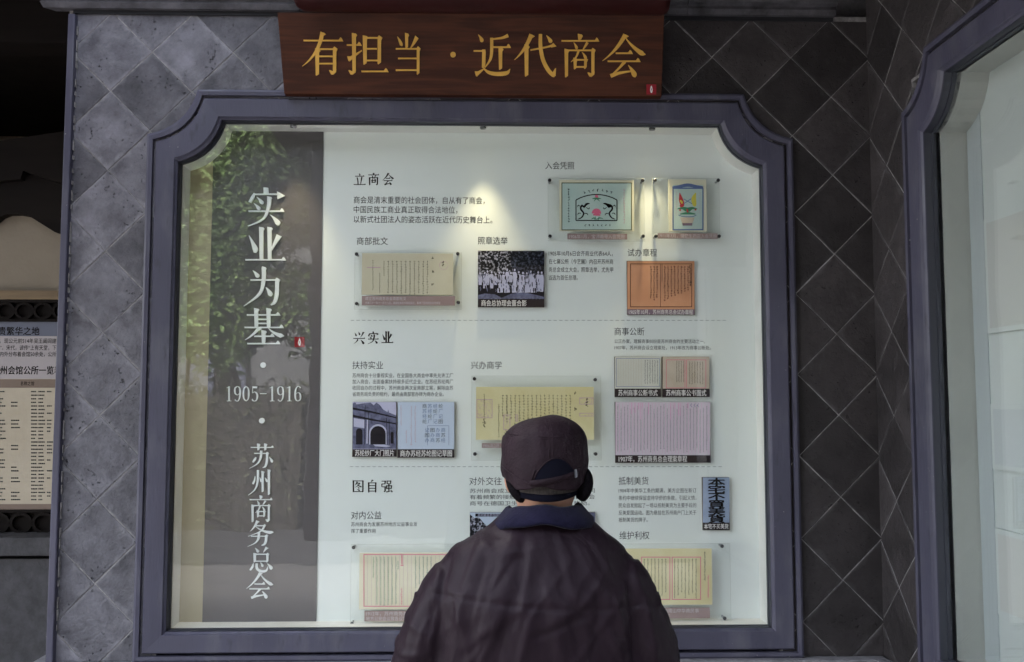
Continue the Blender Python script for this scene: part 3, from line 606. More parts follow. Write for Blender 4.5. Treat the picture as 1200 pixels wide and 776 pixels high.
# small reflector lamps tucked under the head of the case
for k, px in enumerate((344, 566, 764)):
    x = W(px, 150, .05)[0]
    t = thing('case_lamp', ('small warm spotlight under the case head left of the certificates', 'small warm spotlight under the case head right of the wide dragon certificate', 'small warm spotlight under the case head above the white title characters')[(k+2) % 3], 'spotlight', (x, .048, GZ1-.002), 'spotlights under the case head')
    m = MB(); m.loft([[(x+r*math.cos(i*math.pi/8), .048+r*math.sin(i*math.pi/8), z) for i in range(16)] for r, z in ((.008, GZ1-.001), (.012, GZ1-.003), (.012, GZ1-.010), (.009, GZ1-.010), (.007, GZ1-.004))], True); m.build('lamp_housing', 'chrome', t)
    ld = bpy.data.lights.new('lamp', 'SPOT'); ld.energy = 1.7; ld.color = (1, .85, .50); ld.spot_size = R(60); ld.spot_blend = 1.0; ld.shadow_soft_size = .014
    lo = bpy.data.objects.new('bulb', ld); C.objects.link(lo); lo.parent = t; lo.location = (0, 0, -.012)
    lo.rotation_euler = Vector((0, .03, 1)).to_track_quat('Z', 'Y').to_euler()
# ------------------------------------------------------------------ prints and boards inside the case
def flat(parent, name, m, pts_px, Y):
    mb = MB(); mb.poly([(W(a, b_, Y)[0], Y, W(a, b_, Y)[1]) for a, b_ in pts_px]); return mb.build(name, m, parent, fixn=False)
def rect(a, b_, c, d): return ((a,b_),(c,b_),(c,d),(a,d))
def frame_px(mb, a, b_, c, d, w, Y):
    for r in ((a,b_,c,b_+w),(a,d-w,c,d),(a,b_+w,a+w,d-w),(c-w,b_+w,c,d-w)):
        mb.poly([(W(x, y, Y)[0], Y, W(x, y, Y)[1]) for x, y in rect(*r)])
def ink_columns(parent, cols, m, Y, name='handwriting', size=1.3, gap=.9, rs=None):
    """cols = [(px x, py top, py bottom)]: each written character is two or three short brush marks"""
    rd = random.Random(rs or int(cols[0][0]*7)); mb = MB()
    for x, y0, y1 in cols:
        y = y0
        while y < y1-size*.5:
            for q in range(3):
                cx, cy = x+rd.uniform(-.3,.3)*size, y+size*(.2+.3*q)+rd.uniform(-.12,.12); w, h = size*rd.uniform(.25,.55), size*rd.uniform(.08,.16); a = rd.uniform(-.6,.9) if rd.random() < .7 else 1.4
                ca, sa = math.cos(a), math.sin(a)
                mb.poly([(W(cx+u*ca-v*sa, cy+u*sa+v*ca, Y)[0], Y-q*.00003, W(cx+u*ca-v*sa, cy+u*sa+v*ca, Y)[1]) for u, v in ((-w,-h),(w,-h),(w,h),(-w,h))])
            y += size+gap*rd.uniform(.7,1.2)
    return tag(mb.build(name, m, parent, fixn=False), kind='stuff')
def lines_px(parent, segs, w, m, Y, name):
    mb = MB()
    for x0_, y0_, x1_, y1_ in segs:
        l = math.hypot(x1_-x0_, y1_-y0_) or 1; nx, ny = -(y1_-y0_)/l*w/2, (x1_-x0_)/l*w/2
        mb.poly([(W(a, b_, Y)[0], Y, W(a, b_, Y)[1]) for a, b_ in ((x0_+nx,y0_+ny),(x1_+nx,y1_+ny),(x1_-nx,y1_-ny),(x0_-nx,y0_-ny))])
    o = mb.build(name, m, parent, fixn=False)
    if len(segs) > 1: o['kind'] = 'stuff'
    return o
def board(name, label, cat, box, paper, caption, capm, cap_y, group=None, capsz=8.5, cap_l=3, cap_w=None, capink='caption_white', thick=.014, bold=.0006):
    a, b_, c, d = box; Yf = YP-thick; x0, x1, z0, z1 = pxbox(a, b_, c, d, Yf)
    t = thing(name, label, cat, ((x0+x1)/2, YP, z0), group)
    m = MB(); m.box(x0, x1, Yf, YP-.0008, z0, z1); m.build('backing_board', 'board_side', t)
    flat(t, 'print', paper, rect(a+.2, b_+.2, c-.2, cap_y), Yf-.0006)
    if caption:
        cs = flat(t, 'caption_strip', capm, rect(a+.2, cap_y, c-.2, d-.2), Yf-.0007)
        lettering([(caption, a+cap_l, (cap_y+d)/2, (cap_w or c-cap_l), capsz)], capink, 'caption_text', t, Yf-.0012, bold)
    return t, Yf
def holder(label, plate, pins, doc, paper, cap=None, caplines=(), group='clear acrylic plates on steel pins'):
    a, b_, c, d = plate; Yp = YP-.030; x0, x1, z0, z1 = pxbox(a, b_, c, d, Yp-.003)
    t = thing('acrylic_holder', label, 'document holder', ((x0+x1)/2, YP, z0), group)
    m = MB(); m.box(x0, x1, Yp-.005, Yp, z0, z1); m.build('clear_plate', 'acrylic', t)
    m = MB(); e = .0011
    for q in ((x0,x1,z1-e,z1),(x0,x1,z0,z0+e),(x0,x0+e,z0+e,z1-e),(x1-e,x1,z0+e,z1-e)): m.box(q[0], q[1], Yp-.0054, Yp-.0051, q[2], q[3])
    m.build('edge_highlight', 'plate_edge', t)
    for px, py in pins:
        x, z = W(px, py, Yp-.006); m = MB()
        m.loft([[(x+r*math.cos(i*math.pi/6), y, z+r*math.sin(i*math.pi/6)) for i in range(12)] for r, y in ((.0045, YP-.0008), (.0045, Yp+.0005))], True, False, True)
        p = m.build('standoff_pin', 'chrome', t)
        m = MB(); m.loft([[(x+r*math.cos(i*math.pi/6), y, z+r*math.sin(i*math.pi/6)) for i in range(12)] for r, y in ((.0068, Yp-.0055), (.0068, Yp-.010), (.0045, Yp-.0115))], True, True, True)
        m.build('pin_cap', 'pin_cap', p)
    Yd = Yp-.011
    if doc:
        x0, x1, z0, z1 = pxbox(*doc, Yd); m = MB(); m.box(x0, x1, Yd, Yp-.0055, z0, z1); m.build('document', paper, t)
    if cap:
        x0, x1, z0, z1 = pxbox(*cap, Yd); m = MB(); m.box(x0, x1, Yd, Yp-.0055, z0, z1); m.build('caption_strip', 'cap_pink', t)
        if caplines: lettering(list(caplines), 'caption_dim', 'caption_text', t, Yd-.0006)
    return t, Yd-.0006

# A: approval document
t, Y = holder('acrylic holder with tan handwritten document and wide mauve caption, left of the group photograph', (415.5,296,541,363), ((418,298),(536.5,297.5),(418,356),(537,354.5)), (424,297,531,345.5), 'paper', (424,347,533,358), (('成立苏州商务总会商部批文',428,350,476,4.5),('光绪三十一年十一月十八日，商部批准苏州商会成立，奏准了苏州商务总会章程',428,355,516,3.4)))
ink_columns(t, [(455+k*5.1, 306, 344.5) for k in range(10)], 'ink_grey', Y, size=1.7, gap=1.3); ink_columns(t, [(437,305,340),(445,320,344),(450,306,324)], 'ink_grey', Y, size=1.2, gap=.6)
ink_columns(t, [(507,301,303),(507,317,319),(507,332,334),(519,306,312)], 'ink', Y, size=2.6)
flat(t, 'pink_stamp', 'mauve_ink', rect(430,313,446,314), Y); lines_px(t, [(520+5*math.cos(i*.5), 311+5*math.sin(i*.5), 520+5*math.cos(i*.5+.5), 311+5*math.sin(i*.5+.5)) for i in range(12)], .4, 'mauve_ink', Y, 'round_stamp')
# B: dragon certificate
t, Y = holder('acrylic holder with the wide aqua certificate showing two dragons and a red flower', (642,209,755,283), ((644,211.5),(753,211.5),(644.5,277),(753.5,277)), (655.5,211,743,271), 'cert_rim', (665,274,735,280.5), (('1906年1月，宝源商号入会凭照',667,277.2,732,5.6),))
flat(t, 'certificate_face', 'cert', rect(658,214.5,740.5,270), Y)
mb = MB(); frame_px(mb, 658, 214, 740.5, 270, 1.0, Y-.0004); mb.build('border_line', 'olive', t, fixn=False)
pts = [(675, 258.5), (675, 234.5)]+[(675+(723-675)*k/10, 234.5-6.5*math.sin(math.pi*k/10)**.8) for k in range(1, 10)]+[(723, 234.5), (723, 258.5), (675, 258.5)]
lines_px(t, [(*pts[k], *pts[k+1]) for k in range(len(pts)-1)], 1.2, 'ink', Y-.0004, 'arched_border')
ink_columns(t, [(666.5,221,262)], 'ink', Y-.0006, size=1.9, gap=1.3); ink_columns(t, [(731.5,222,263)], 'mauve_ink', Y-.0006, size=1.9, gap=1.3)
ink_columns(t, [(685+k*5.2, 224.5-3*math.sin(math.pi*k/6), 226-3*math.sin(math.pi*k/6)) for k in range(7)], 'ink', Y-.0006, size=2.4); ink_columns(t, [(686+k*4.8, 263, 264.5) for k in range(7)], 'ink', Y-.0006, size=2)
def px_strokes(parent, name, m, Y, lst):
    mb = MB()
    for i, l in enumerate(lst):
        pts = ribbon(crom(l, 4)); mb.poly([(W(a, b_, Y)[0], Y-i*.00002, W(a, b_, Y)[1]) for a, b_ in pts])
    o = mb.build(name, m, parent, fixn=False)
    bm = bmesh.new(); bm.from_mesh(o.data); bmesh.ops.triangulate(bm, faces=bm.faces, ngon_method='EAR_CLIP'); bm.to_mesh(o.data); bm.free()
    if len(lst) > 1: o['kind'] = 'stuff'
    return o
for s in (1, -1):
    f = lambda x: 699+s*(x-699)
    px_strokes(t, 'dragon', 'ink', Y-.0008, [[(f(691),238.5,1),(f(687),239.5,2.6),(f(684.5),243,1.6),(f(682),240.5,1.6),(f(680.5),245,2),(f(684),250,1.8),(f(681.5),255,1.5),(f(677),257,.8)], [(f(687),243,.6),(f(690),245,1),(f(691),243,.5)], [(f(680),242,.6),(f(677.5),240.5,1),(f(677),243,.5)], [(f(684),250,.6),(f(688),250.5,1),(f(689),252.5,.5)], [(f(681),250,.5),(f(678),250,1),(f(677),252,.5)]])
px_strokes(t, 'peony', 'pink_ink', Y-.0008, [[(694,250,1.5),(697,247.5,5),(701,247.5,5),(704,250.5,1.5)],[(695,252,1),(699,251,4),(703.5,252.5,1)],[(697.5,231,1),(699,230,3.5),(701,231.5,1)]])
px_strokes(t, 'leaf_sprays', 'green_ink', Y-.0007, [[(694,233,.5),(699,232.5,2.2),(704.5,233,.5)],[(696,236,.5),(699,233,1.5),(703,236,.5)],[(693,257,.4),(696,255.5,1.4),(699,257,.8),(703,255.5,1.4),(707,256.5,.4)],[(697,258,.8),(698,254,.8)],[(701,258,.8),(702,254,.8)]])
# C: vase certificate
t, Y = holder('acrylic holder with the narrow cream certificate showing crossed flags over a vase', (764.5,209,843,280), ((767.5,211.5),(841.5,211.5),(768.5,277),(842.5,277)), (783.5,210.5,828,271.5), 'cert_rim', (771,273.5,841,279.5), (('1911年7月，瑞记生药店入会凭照',772,276.5,840,5.4),))
flat(t, 'certificate_face', 'cert', rect(788.5,217,824,270), Y)
mb = MB(); frame_px(mb, 788, 220, 824.5, 270, 1.5, Y-.0004); mb.build('blue_border', 'blue_ink', t, fixn=False)
px_strokes(t, 'blue_scroll_heading', 'blue_ink', Y-.0006, [[(788,220,3),(795,219,3.5),(806,217,4),(817,219,3.5),(824,220,3)]])
px_strokes(t, 'red_flag', 'red_ink', Y-.0006, [[(796.5,226,.6),(798,234,5),(799.5,240,5),(797,242.5,3)]]); px_strokes(t, 'yellow_flag', 'yel_ink', Y-.0006, [[(815.5,226,1),(813,233,5.5),(814,240,4.5),(815,242,1)],[(797,235,2),(799,237,2.4),(799,239,1)]])
px_strokes(t, 'green_foliage', 'green_ink', Y-.0007, [[(794,245,1),(800,244,3),(806,246,5.5),(811,244,3),(817,245,1)],[(797,251,1),(806,250,3),(815,251,1)]])
px_strokes(t, 'vase', 'paper_beige', Y-.0008, [[(805.5,255,17),(805.5,258,15),(805.5,262,12)]]); px_strokes(t, 'vase_foot', 'cap_purple', Y-.0009, [[(805.5,261.5,12),(805.5,264.5,11)]])
px_strokes(t, 'vase_rim', 'blue_ink', Y-.001, [[(795,252,.8),(800,253.8,.8),(806,254.2,.8),(812,253.8,.8),(816,252,.8)],[(801,233,.7),(811,239,.7)],[(810,233,.7),(801,239,.7)]])
px_strokes(t, 'red_blossoms', 'red_ink', Y-.0011, [[(796,246,2),(798,246.5,2)],[(805,245,1.6),(806,249,1.6)],[(814,245.5,2),(816,246,2)]])
ink_columns(t, [(792.5,225,254),(820,226,250)], 'mauve_ink', Y-.0006, size=1.3, gap=1.6)
# D: orange book
t, Y = board('book_board', 'orange-brown double page with vertical lettering mounted below the certificates', 'print board', (735,306,814,369), 'paper_orange', '1905年10月，苏州商务总会试办章程', 'cap_purple', 362.5, capsz=6.5, cap_l=2, bold=0)
mb = MB(); frame_px(mb, 738.5, 309, 811, 360, .7, Y-.001); mb.build('border_line', 'ink', t, fixn=False); lines_px(t, [(774,309,774,360),(775.8,309,775.8,330)], .5, 'ink', Y-.001, 'fold_line')
ink_columns(t, [(763,312,350),(766.5,312,352),(770,312,350)]+[(779+k*3.9, 312, 352-k*1.6) for k in range(8)], 'ink', Y-.001, size=1.9, gap=.9); ink_columns(t, [(809,311,336)], 'ink', Y-.001, size=2.4, gap=.3)
# E: group photograph
t, Y = board('photo_board', 'black-and-white group photograph of people in white robes on a dark board', 'print board', (560,294,638,360), 'ph_leaf', '商会总协理会董合影', 'cap_dark', 350.5, capsz=8, cap_l=4, cap_w=617)
flat(t, 'dark_trees', 'ph_leaf_dk', ((600,294.2),(637.8,294.2),(637.8,322),(602,319),(598,308)), Y-.001)
flat(t, 'dark_ground', 'ph_dark', ((560.2,330),(575,333),(600,335),(637.8,336),(637.8,350.3),(560.2,350.3)), Y-.001)
flat(t, 'pale_path', 'ph_mid', ((560.2,346),(568,344),(580,345),(588,349),(600,344),(612,342),(625,345),(637.8,348),(637.8,350.3),(560.2,350.3)), Y-.0014)
rd = random.Random(3); ppl = []
for k in range(17):
    x = 563+k*4.5+rd.uniform(-.8,.8); top = 319+rd.uniform(-2,2)-(2 if 4 < k < 12 else 0); bot = rd.choice((331,334,338)) if k < 13 else rd.uniform(338,345)
    ppl.append([(x, top+3.5, 2.8), (x, top+6, 4.6), (x+.3, (top+bot)/2, 4.6), (x, bot, 3.6)]); ppl.append([(x, top, 1.2), (x, top+1.2, 2.0), (x, top+2.6, 1.4)])
for k, x in enumerate((586,594,603,610.5,618,625)):
    ppl.append([(x, 332, 3.4), (x, 337, 6.2), (x+.3, 343, 6.5)]); ppl.append([(x, 328.5, 1.2), (x, 330, 2.2), (x, 331.4, 1.4)])
px_strokes(t, 'people_in_white', 'ph_light', Y-.0018, ppl)
px_strokes(t, 'dark_gaps', 'ph_dark', Y-.0026, [[(x, y, 1), (x+rd.uniform(-.5,.5), y+rd.uniform(2,4), rd.uniform(.8,2)), (x+.3, y+rd.uniform(4,7), .5)] for x, y in [(rd.uniform(562,636), rd.uniform(321,338)) for _ in range(26)]])
px_strokes(t, 'dark_gaps', 'ph_mid', Y-.0031, [[(x, y, .6), (x+rd.uniform(-1,1), y+rd.uniform(1,2.5), .9), (x+rd.uniform(-1,1), y+rd.uniform(2,4), .5)] for x, y in [(rd.uniform(562,636), rd.uniform(318,342)) for _ in range(60)]])
# F: factory gate photograph
t, Y = board('photo_board', 'blue-toned photograph of an arched mill gate, left one of the pair', 'print board', (413,471,464.5,535.5), 'ph_light', '苏纶纱厂大门照片', 'cap_dark', 526.5, capsz=8, cap_l=3)
flat(t, 'gate_wall', 'ph_mid', ((413.2,473),(416,471.6),(418,474),(424,473),(434,471.8),(438,475),(441,472),(445,474.5),(449,480),(454,483),(455,480),(456,483.5),(464.3,487),(464.3,526),(413.2,526)), Y-.001)
flat(t, 'gate_cornice', 'ph_dark', ((413.2,477.5),(436,482),(464.3,489),(464.3,490.3),(436,484),(413.2,480)), Y-.0014); flat(t, 'gate_cornice', 'ph_dark', ((413.2,486),(436,491),(464.3,496),(464.3,497.5),(436,493),(413.2,488.5)), Y-.0014)
flat(t, 'pale_facing', 'ph_light', ((414.5,490),(427,492),(427,502),(414.5,500)), Y-.0013); flat(t, 'pale_facing', 'ph_light', ((430,492),(431.5,492.3),(431,520),(429,520)), Y-.0013)
def arch(cx, y0, w, ys, n=10): return [(cx-w, y0), (cx-w, ys)]+[(cx-w*math.cos(math.pi*k/n), ys-w*1.02*math.sin(math.pi*k/n)) for k in range(1, n)]+[(cx+w, ys), (cx+w, y0)]
flat(t, 'pale_arch_ring', 'ph_light', arch(443,521,10.6,508), Y-.0015); flat(t, 'dark_archway', 'ph_dark', arch(443,521,9,508.5), Y-.002)
flat(t, 'side_arch', 'ph_dark', arch(421,521,3.8,506), Y-.0015); flat(t, 'side_arch', 'ph_dark', arch(459.5,520,1.8,508), Y-.0015)
lines_px(t, [(428,475,427,521),(432,482,431.5,521),(453,490,453.5,521),(456,492,456.5,521)], .6, 'ph_dark', Y-.0016, 'pilaster_line'); flat(t, 'pale_step', 'ph_light', ((435,519.5),(450,521),(458,523),(452,524),(440,523)), Y-.0016)
# G
t, Y = board('print_board', 'pale pink and blue sketch sheet of company seals, right one of the pair', 'print board', (466,471,532.5,536.5), 'paper_blue', '商办苏经苏纶图记草图', 'cap_dark', 526.5, capsz=8, cap_l=3)
flat(t, 'pink_half', 'paper_pink', rect(466.5,471.5,491,526), Y-.0004)
for i in range(4):
    for j in range(8):
        if j == 4: continue
        lettering([('商苏经纶厂记图办'[(i+j) % 8], 495+i*6.3+(3 if j > 4 else 0), 476+j*6 if j < 4 else 474+j*6, 500+i*6.3+(3 if j > 4 else 0), 5.5)], 'blue_ink' if (i+j) % 3 else 'ink_grey', 'seal_script', t, Y-.0008)
ink_columns(t, [(470,475,500),(476,505,520),(482,476,522),(486.5,476,518)], 'mauve_ink', Y-.0008, size=1.6)
lines_px(t, [(501,499,526,499),(526,499,526,522),(501,499,501,522)], .4, 'blue_ink', Y-.0008, 'seal_outline')
# H: large yellow document behind the man
t, Y = holder('largest acrylic holder with long yellow document, partly behind the man in the cap', (552.5,440.5,704.5,539.5), ((556,444),(697.5,445),(556.5,532),(698,532)), (557.8,453.5,696,515.5), 'paper_y', (564.6,519.5,610,525), (('1906年2月，商部颁给',566,522.4,608,5.2),))
ink_columns(t, [(589+k*4.95, 463, 463+(26+(k*7) % 11)) for k in range(17)], 'ink', Y, size=1.8, gap=1.6); ink_columns(t, [(584.5,474,513),(567.5,462,488),(594,464,486)], 'ink', Y, size=1.4, gap=.8)
ink_columns(t, [(567.5,490,500),(687.5,466,476),(674,459,461),(674,478,480)], 'ink', Y, size=3)
for bx in ((558.5,468,577,490),(590,486,598,504),(679,466,695.5,474),(679,484,695.5,488),(604,486,607,494)):
    mb = MB(); frame_px(mb, *bx, .6, Y-.0003); rd = random.Random(int(bx[0]))
    for k in range(int((bx[2]-bx[0])*(bx[3]-bx[1])*.28)):
        x, y = rd.uniform(bx[0], bx[2]-1), rd.uniform(bx[1], bx[3]-1); l, h = (rd.uniform(.6,1.8), .35) if rd.random() < .5 else (.35, rd.uniform(.6,1.6))
        mb.poly([(W(u, v, Y)[0], Y-.0003-k*1e-6, W(u, v, Y)[1]) for u, v in rect(x, y, x+l, y+h)])
    mb.build('seal_stamp', 'mauve_ink', t, fixn=False)
# I, J, K
t, Y = board('print_board', 'small white ruled page with dark caption, left of the two arbitration forms', 'print board', (720.5,418,774.5,465.5), 'paper_white', '苏州商事公断书式', 'cap_dark', 455.5, capsz=8, cap_l=4)
mb = MB(); frame_px(mb, 722, 420, 773, 453.5, .5, Y-.0008); mb.build('border_line', 'blue_ink', t, fixn=False); ink_columns(t, [(756+k*2.9, 422, 450) for k in range(6)], 'ink_grey', Y-.0008, size=1.1, gap=.4)
lines_px(t, [(724.5+k*3, 421, 724.5+k*3, 452) for k in range(10)], .25, 'paper_beige', Y-.0008, 'ruled_line')
t, Y = board('print_board', 'small beige page with magenta ruled box, right of the two arbitration forms', 'print board', (776.5,418,831.5,465.5), 'paper_beige', '苏州商事公书面式', 'cap_dark', 455.5, capsz=8, cap_l=4)
mb = MB(); frame_px(mb, 780.5, 421.5, 803, 455, .6, Y-.0008); frame_px(mb, 804.2, 421.5, 827.5, 455, .6, Y-.0008); mb.build('border_line', 'pink_ink', t, fixn=False)
ink_columns(t, [(793+k*2.7, 423, 448) for k in range(4)]+[(808+k*3.1, 424, 450) for k in range(6)], 'ink_grey', Y-.0008, size=1.1, gap=.4)
t, Y = board('print_board', 'wide lilac manuscript page with magenta streaks below the two arbitration forms', 'print board', (721,471,832.5,542.5), 'paper_lilac', '1907年，苏州商务总会理案章程', 'cap_dark', 533.5, capsz=8, cap_l=4, cap_w=805)
ink_columns(t, [(724+k*3.86, 474+(k*5) % 7, 530-(k*11) % 5) for k in range(28)], 'ink_grey', Y-.0008, size=1.1, gap=.75)
rd = random.Random(9); lines_px(t, [(722+k*3.86, 472, 722+k*3.86, 532) for k in range(29)], .35, 'rose_ink', Y-.0007, 'ruled_line'); lines_px(t, [(x, 472, x, 472+rd.uniform(6,22)) for x in (740,744,748,751,753,760,786,790,795,797,806)], .8, 'rose_ink', Y-.0009, 'magenta_streak'); lines_px(t, [(811+k*4, 473, 809+k*4, 475) for k in range(3)]+[(809+k*4, 475, 811+k*4, 477) for k in range(3)], .5, 'blue_ink', Y-.0009, 'blue_mark')
# L: blue plaque
t, Y = board('blue_plaque', 'narrow blue plaque with bold black characters near the right edge of the panel', 'plaque', (823.5,559.5,855,621.5), 'sign_blue', '本宅不买美货', 'cap_dark', 612.5, capsz=6.4, cap_l=1.5)
for k, ch in enumerate('本宅不買美貨'): lettering([(ch, 829.5, 565.2+k*8.6, 849, 10)], 'ink', 'plaque_character', t, Y-.001, .0034)
# M, N, O
t, Y = holder('acrylic holder with cream red-ruled letter sheets at the lower left, partly behind the man', (411,637.5,534,735.5), ((414.5,641.5),(412.5,731)), (421,648,526,714), 'paper_cream', (427,716,530,728), (('1912年，苏州商务总会致地方官',429,719.3,505,5.4),('地方公安会议致各议事会函',429,725.2,486,5.4)))
mb = MB(); frame_px(mb, 426, 649.5, 523, 711, .9, Y-.0006); mb.build('red_ruled_frame', 'pink_ink', t, fixn=False); lines_px(t, [(430.5+k*4.7, 650.5, 430.5+k*4.7, 710) for k in range(20)], .25, 'mauve_ink', Y-.0005, 'ruled_line')
lines_px(t, [(471,650.5,471,661),(469.5,662.5,472.7,662.5)], 1.2, 'pink_ink', Y-.0007, 'centre_mark'); ink_columns(t, [(470.5,690,708)], 'pink_ink', Y-.0007, size=2)
ink_columns(t, [(437.5,653,676)]+[(441.5+k*4.5, 653, 709) for k in range(6)]+[(487+k*4.5, 653, 690-k*4) for k in range(5)]+[(466.5,658,668)], 'green_ink', Y-.0007, size=1.5, gap=1.0)
t, Y = holder('acrylic holder with yellow red-ruled letter sheets at the lower right, partly behind the man', (706,637,856,732), ((846,640),(849,724.5)), (728,643,834.5,709), 'paper_cream', (735,712.5,832,725), (('……商会致函南山中华商民事',752,716,819,5.2),('宜书信',752,721.8,785,5.2)))
flat(t, 'yellow_page', 'paper_y', rect(728.4,643.4,834.1,708.6), Y)
mb = MB(); frame_px(mb, 751.5, 652.5, 785.5, 703, .9, Y-.0006); frame_px(mb, 787.3, 652.5, 821.5, 703, .9, Y-.0006); mb.build('red_ruled_frame', 'pink_ink', t, fixn=False)
ink_columns(t, [(755+k*4.2, 655, 700-(k*5) % 8) for k in range(7)]+[(790.5+k*4.2, 655, 701-(k*3) % 9) for k in range(7)], 'ink_grey', Y-.0007, size=1.4, gap=.5); ink_columns(t, [(826,647,680)], 'ink_grey', Y-.0007, size=2); ink_columns(t, [(830,674,700)], 'pink_ink', Y-.0007, size=1.8, gap=.3)
t, Y = board('photo_board', 'pale blue photograph almost wholly hidden behind the collar and shoulders of the man', 'print board', (550.5,600.5,697.5,652), 'paper_blue', None, None, 651.8)
flat(t, 'print_foliage', 'ph_leaf', ((550.7,603),(556,607),(561,606),(566,612),(572,618),(575,651),(550.7,651)), Y-.001); flat(t, 'print_heading', 'ph_dark', rect(557,602,600,605.5), Y-.001); flat(t, 'grey_half', 'ph_mid', rect(640,600.8,697.2,651.5), Y-.001)
lettering([('苏州商会参加国际博览会', 560, 603.8, 598, 3.4)], 'ph_light', 'heading_text', t, Y-.0016)

# ================================================================== the window in the wing wall
sw = thing('display_window', 'second notched display window with slate-purple frame in the wing wall at the right', 'display window', (XC, -1.4, ZB))
SX0, SX1 = .425, 2.45
build_window(sw, SX0, SX1, GZ0, GZ1, tw, .15, .15, 1.05)
m = MB(); m.loft([[tw(u, -y, z) for u, z in outline(SX0, SX1, GZ0, GZ1, .15, .15, .032)] for y in (.036, YP+.004)], True); m.build('case_lining', 'lining_dim', sw)
m = MB(); m.poly([tw(u, -YP, z) for u, z in outline(SX0, SX1, GZ0, GZ1, .15, .15, .032)]); sp = m.build('exhibition_panel', 'panel_dim', sw, fixn=False)
m = MB(); m.box(XC+YP-.003, XC+YP-.0003, -.512, -.43, GZ0, GZ1-.05); m.build('blue_grey_strip', 'strip_grey', sp)
for k, (za, zb, lab, mm) in enumerate(((.20, .56, 'large warm-white sheet in the right-hand window, topmost of three', 'faint1'), (-.22, -.02, 'low bluish-white sheet in the right-hand window, middle of three', 'faint2'), (-.66, -.40, 'creamy white sheet in the right-hand window, lowest of three', 'faint3'))):
    t = thing('print_board', lab, 'print board', (XC+YP, -.75, H0+za), 'sheets in the right-hand window')
    m = MB(); m.box(XC+YP-.012, XC+YP-.001, -1.0, -.53, H0+za, H0+zb); m.build('backing_board', 'panel_dim', t)
    m = MB(); m.poly([(XC+YP-.0128, y, z) for y, z in ((-.985, H0+za+.015), (-.545, H0+za+.015), (-.545, H0+zb-.015), (-.985, H0+zb-.015))]); m.build('print', mm, t, fixn=False)
m = MB(); m.box(XC-.006, XC+.10, -SX0+.002, -.30, ZB, H0+.9); m.build('jamb', 'stone', side)

# ================================================================== wooden sign leaning forward
SYB, SYT = -.055, -.165
def S(px, py, off=0.0):
    t_ = (113-py)/97.0; Y = SYB+(SYT-SYB)*t_; x, z = W(px, py, Y); return (x, Y-off, z)
sg = thing('wooden_sign', 'red-brown wooden signboard with gold characters leaning forward above the main window', 'sign', S(555, 111))
m = MB(); fr = [S(325,14.5), S(778.5,17), S(775.3,113), S(333,110)]; bk = [(x, y+.032, z) for x, y, z in fr]
m.loft([fr, bk], True, True, True); m.build('sign_board', 'wood_sign', sg, bevel=.002)
for ch, bx in (('有',(354,37,402,87)),('担',(406,39,455,88)),('当',(462,39,500,88)),('近',(555,40,601,89)),('代',(603,40,652,89)),('商',(658,41,704,89.5)),('会',(706,41,756,90.5))):
    glyph(ch, bx, S, .0035, 'gold', 'gold_character', sg, bold=1.0)
m = MB(); m.loft([[S(531+3.2*math.cos(i*math.pi/8), 64.5+3.2*math.sin(i*math.pi/8), o_) for i in range(16)] for o_ in (.0004, .0045)], True, False, True); m.build('gold_dot', 'gold', sg)
seal(757.5, 99, 769, 111, S, sg)

m = MB(); xl, zl = W(343, 12, -.28); xr = .62; r_ = .075
rings = []
for x, k in ((xl, .45), (xl+.012, .8), (xl+.035, .97), (xl+.07, 1), (xr-.02, 1), (xr, .9)):
    rings.append([(x, -.28+r_*k*math.cos(a), zl+r_+r_*k*math.sin(a)) for a in [i*math.pi/10 for i in range(20)]])
m.loft(rings, True, True, True); o = m.build('lacquered_beam', 'red_lacquer', None, smooth=True)
tag(o, 'dark red lacquered round beam with blunt end just above the wooden sign', 'beam')

# ================================================================== painted post and the arcade to the left
pz = H0+1.405
po = thing('painted_post', 'slim slate-blue painted post at the left edge of the tiled wall', 'post', (-1.57, 0, 0))
m = MB(); m.box(W(66,400,-.035)[0], W(74.5,400,-.035)[0], -.035, .10, .02, pz); m.build('post_board', 'paint', po, bevel=.004)
m = MB(); m.box(W(75,400,-.035)[0]+.001, -1.549, .0, .10, .02, pz); m.build('dark_joint', 'paint_dk', po)
rdj = random.Random(5); m = MB(); xj = W(75,400,-.035)[0]
for k in range(46):
    z = pz-.03-k*.048-rdj.uniform(0,.02); h = rdj.uniform(.01,.04); m.box(xj+.001, xj+.0035, -.022, -.0005, z-h, z)
tag(m.build('lime_flecks', 'grout', po), kind='stuff')

BY = .95
bw = thing('back_wall', 'beige plastered back wall inside the dark arcade at the far left', 'wall', (-2.4, BY, 0))
m = MB(); m.box(-4.2, -1.56, BY, BY+.1, .75, W(30,228,BY)[1]); m.build('plaster', 'cream_wall', bw)
m = MB(); m.box(-4.3, -1.4, 3.0, 3.1, 0, H0+3.6).box(-1.548, -1.45, .452, 3.0, 0, H0+3.6); m.build('rear_wall', 'cream_wall', bw)
m = MB(); m.box(-4.2, -1.56, BY-.16, BY+.1, 0, W(30,655,BY-.16)[1]); m.build('stone_dado', 'dado', bw)
m = MB(); m.box(-4.2, -1.56, BY-.20, BY+.05, W(30,652,BY-.2)[1], W(30,630,BY-.2)[1]); m.build('dado_ledge', 'dado', bw, bevel=.006)
m = MB(); m.box(-4.3, -4.2, -.4, 3.0, 0, H0+3.6); m.build('end_wall', 'cream_wall', bw)
ar = thing('arcade_roof', 'dark timber ceiling and beams over the arcade at the far left', 'roof', (-2.6, .3, H0+1.6))
m = MB(); m.box(-4.4, -1.62, -1.5, 3.1, H0+1.80, H0+1.9); m.build('ceiling', 'roof', ar)
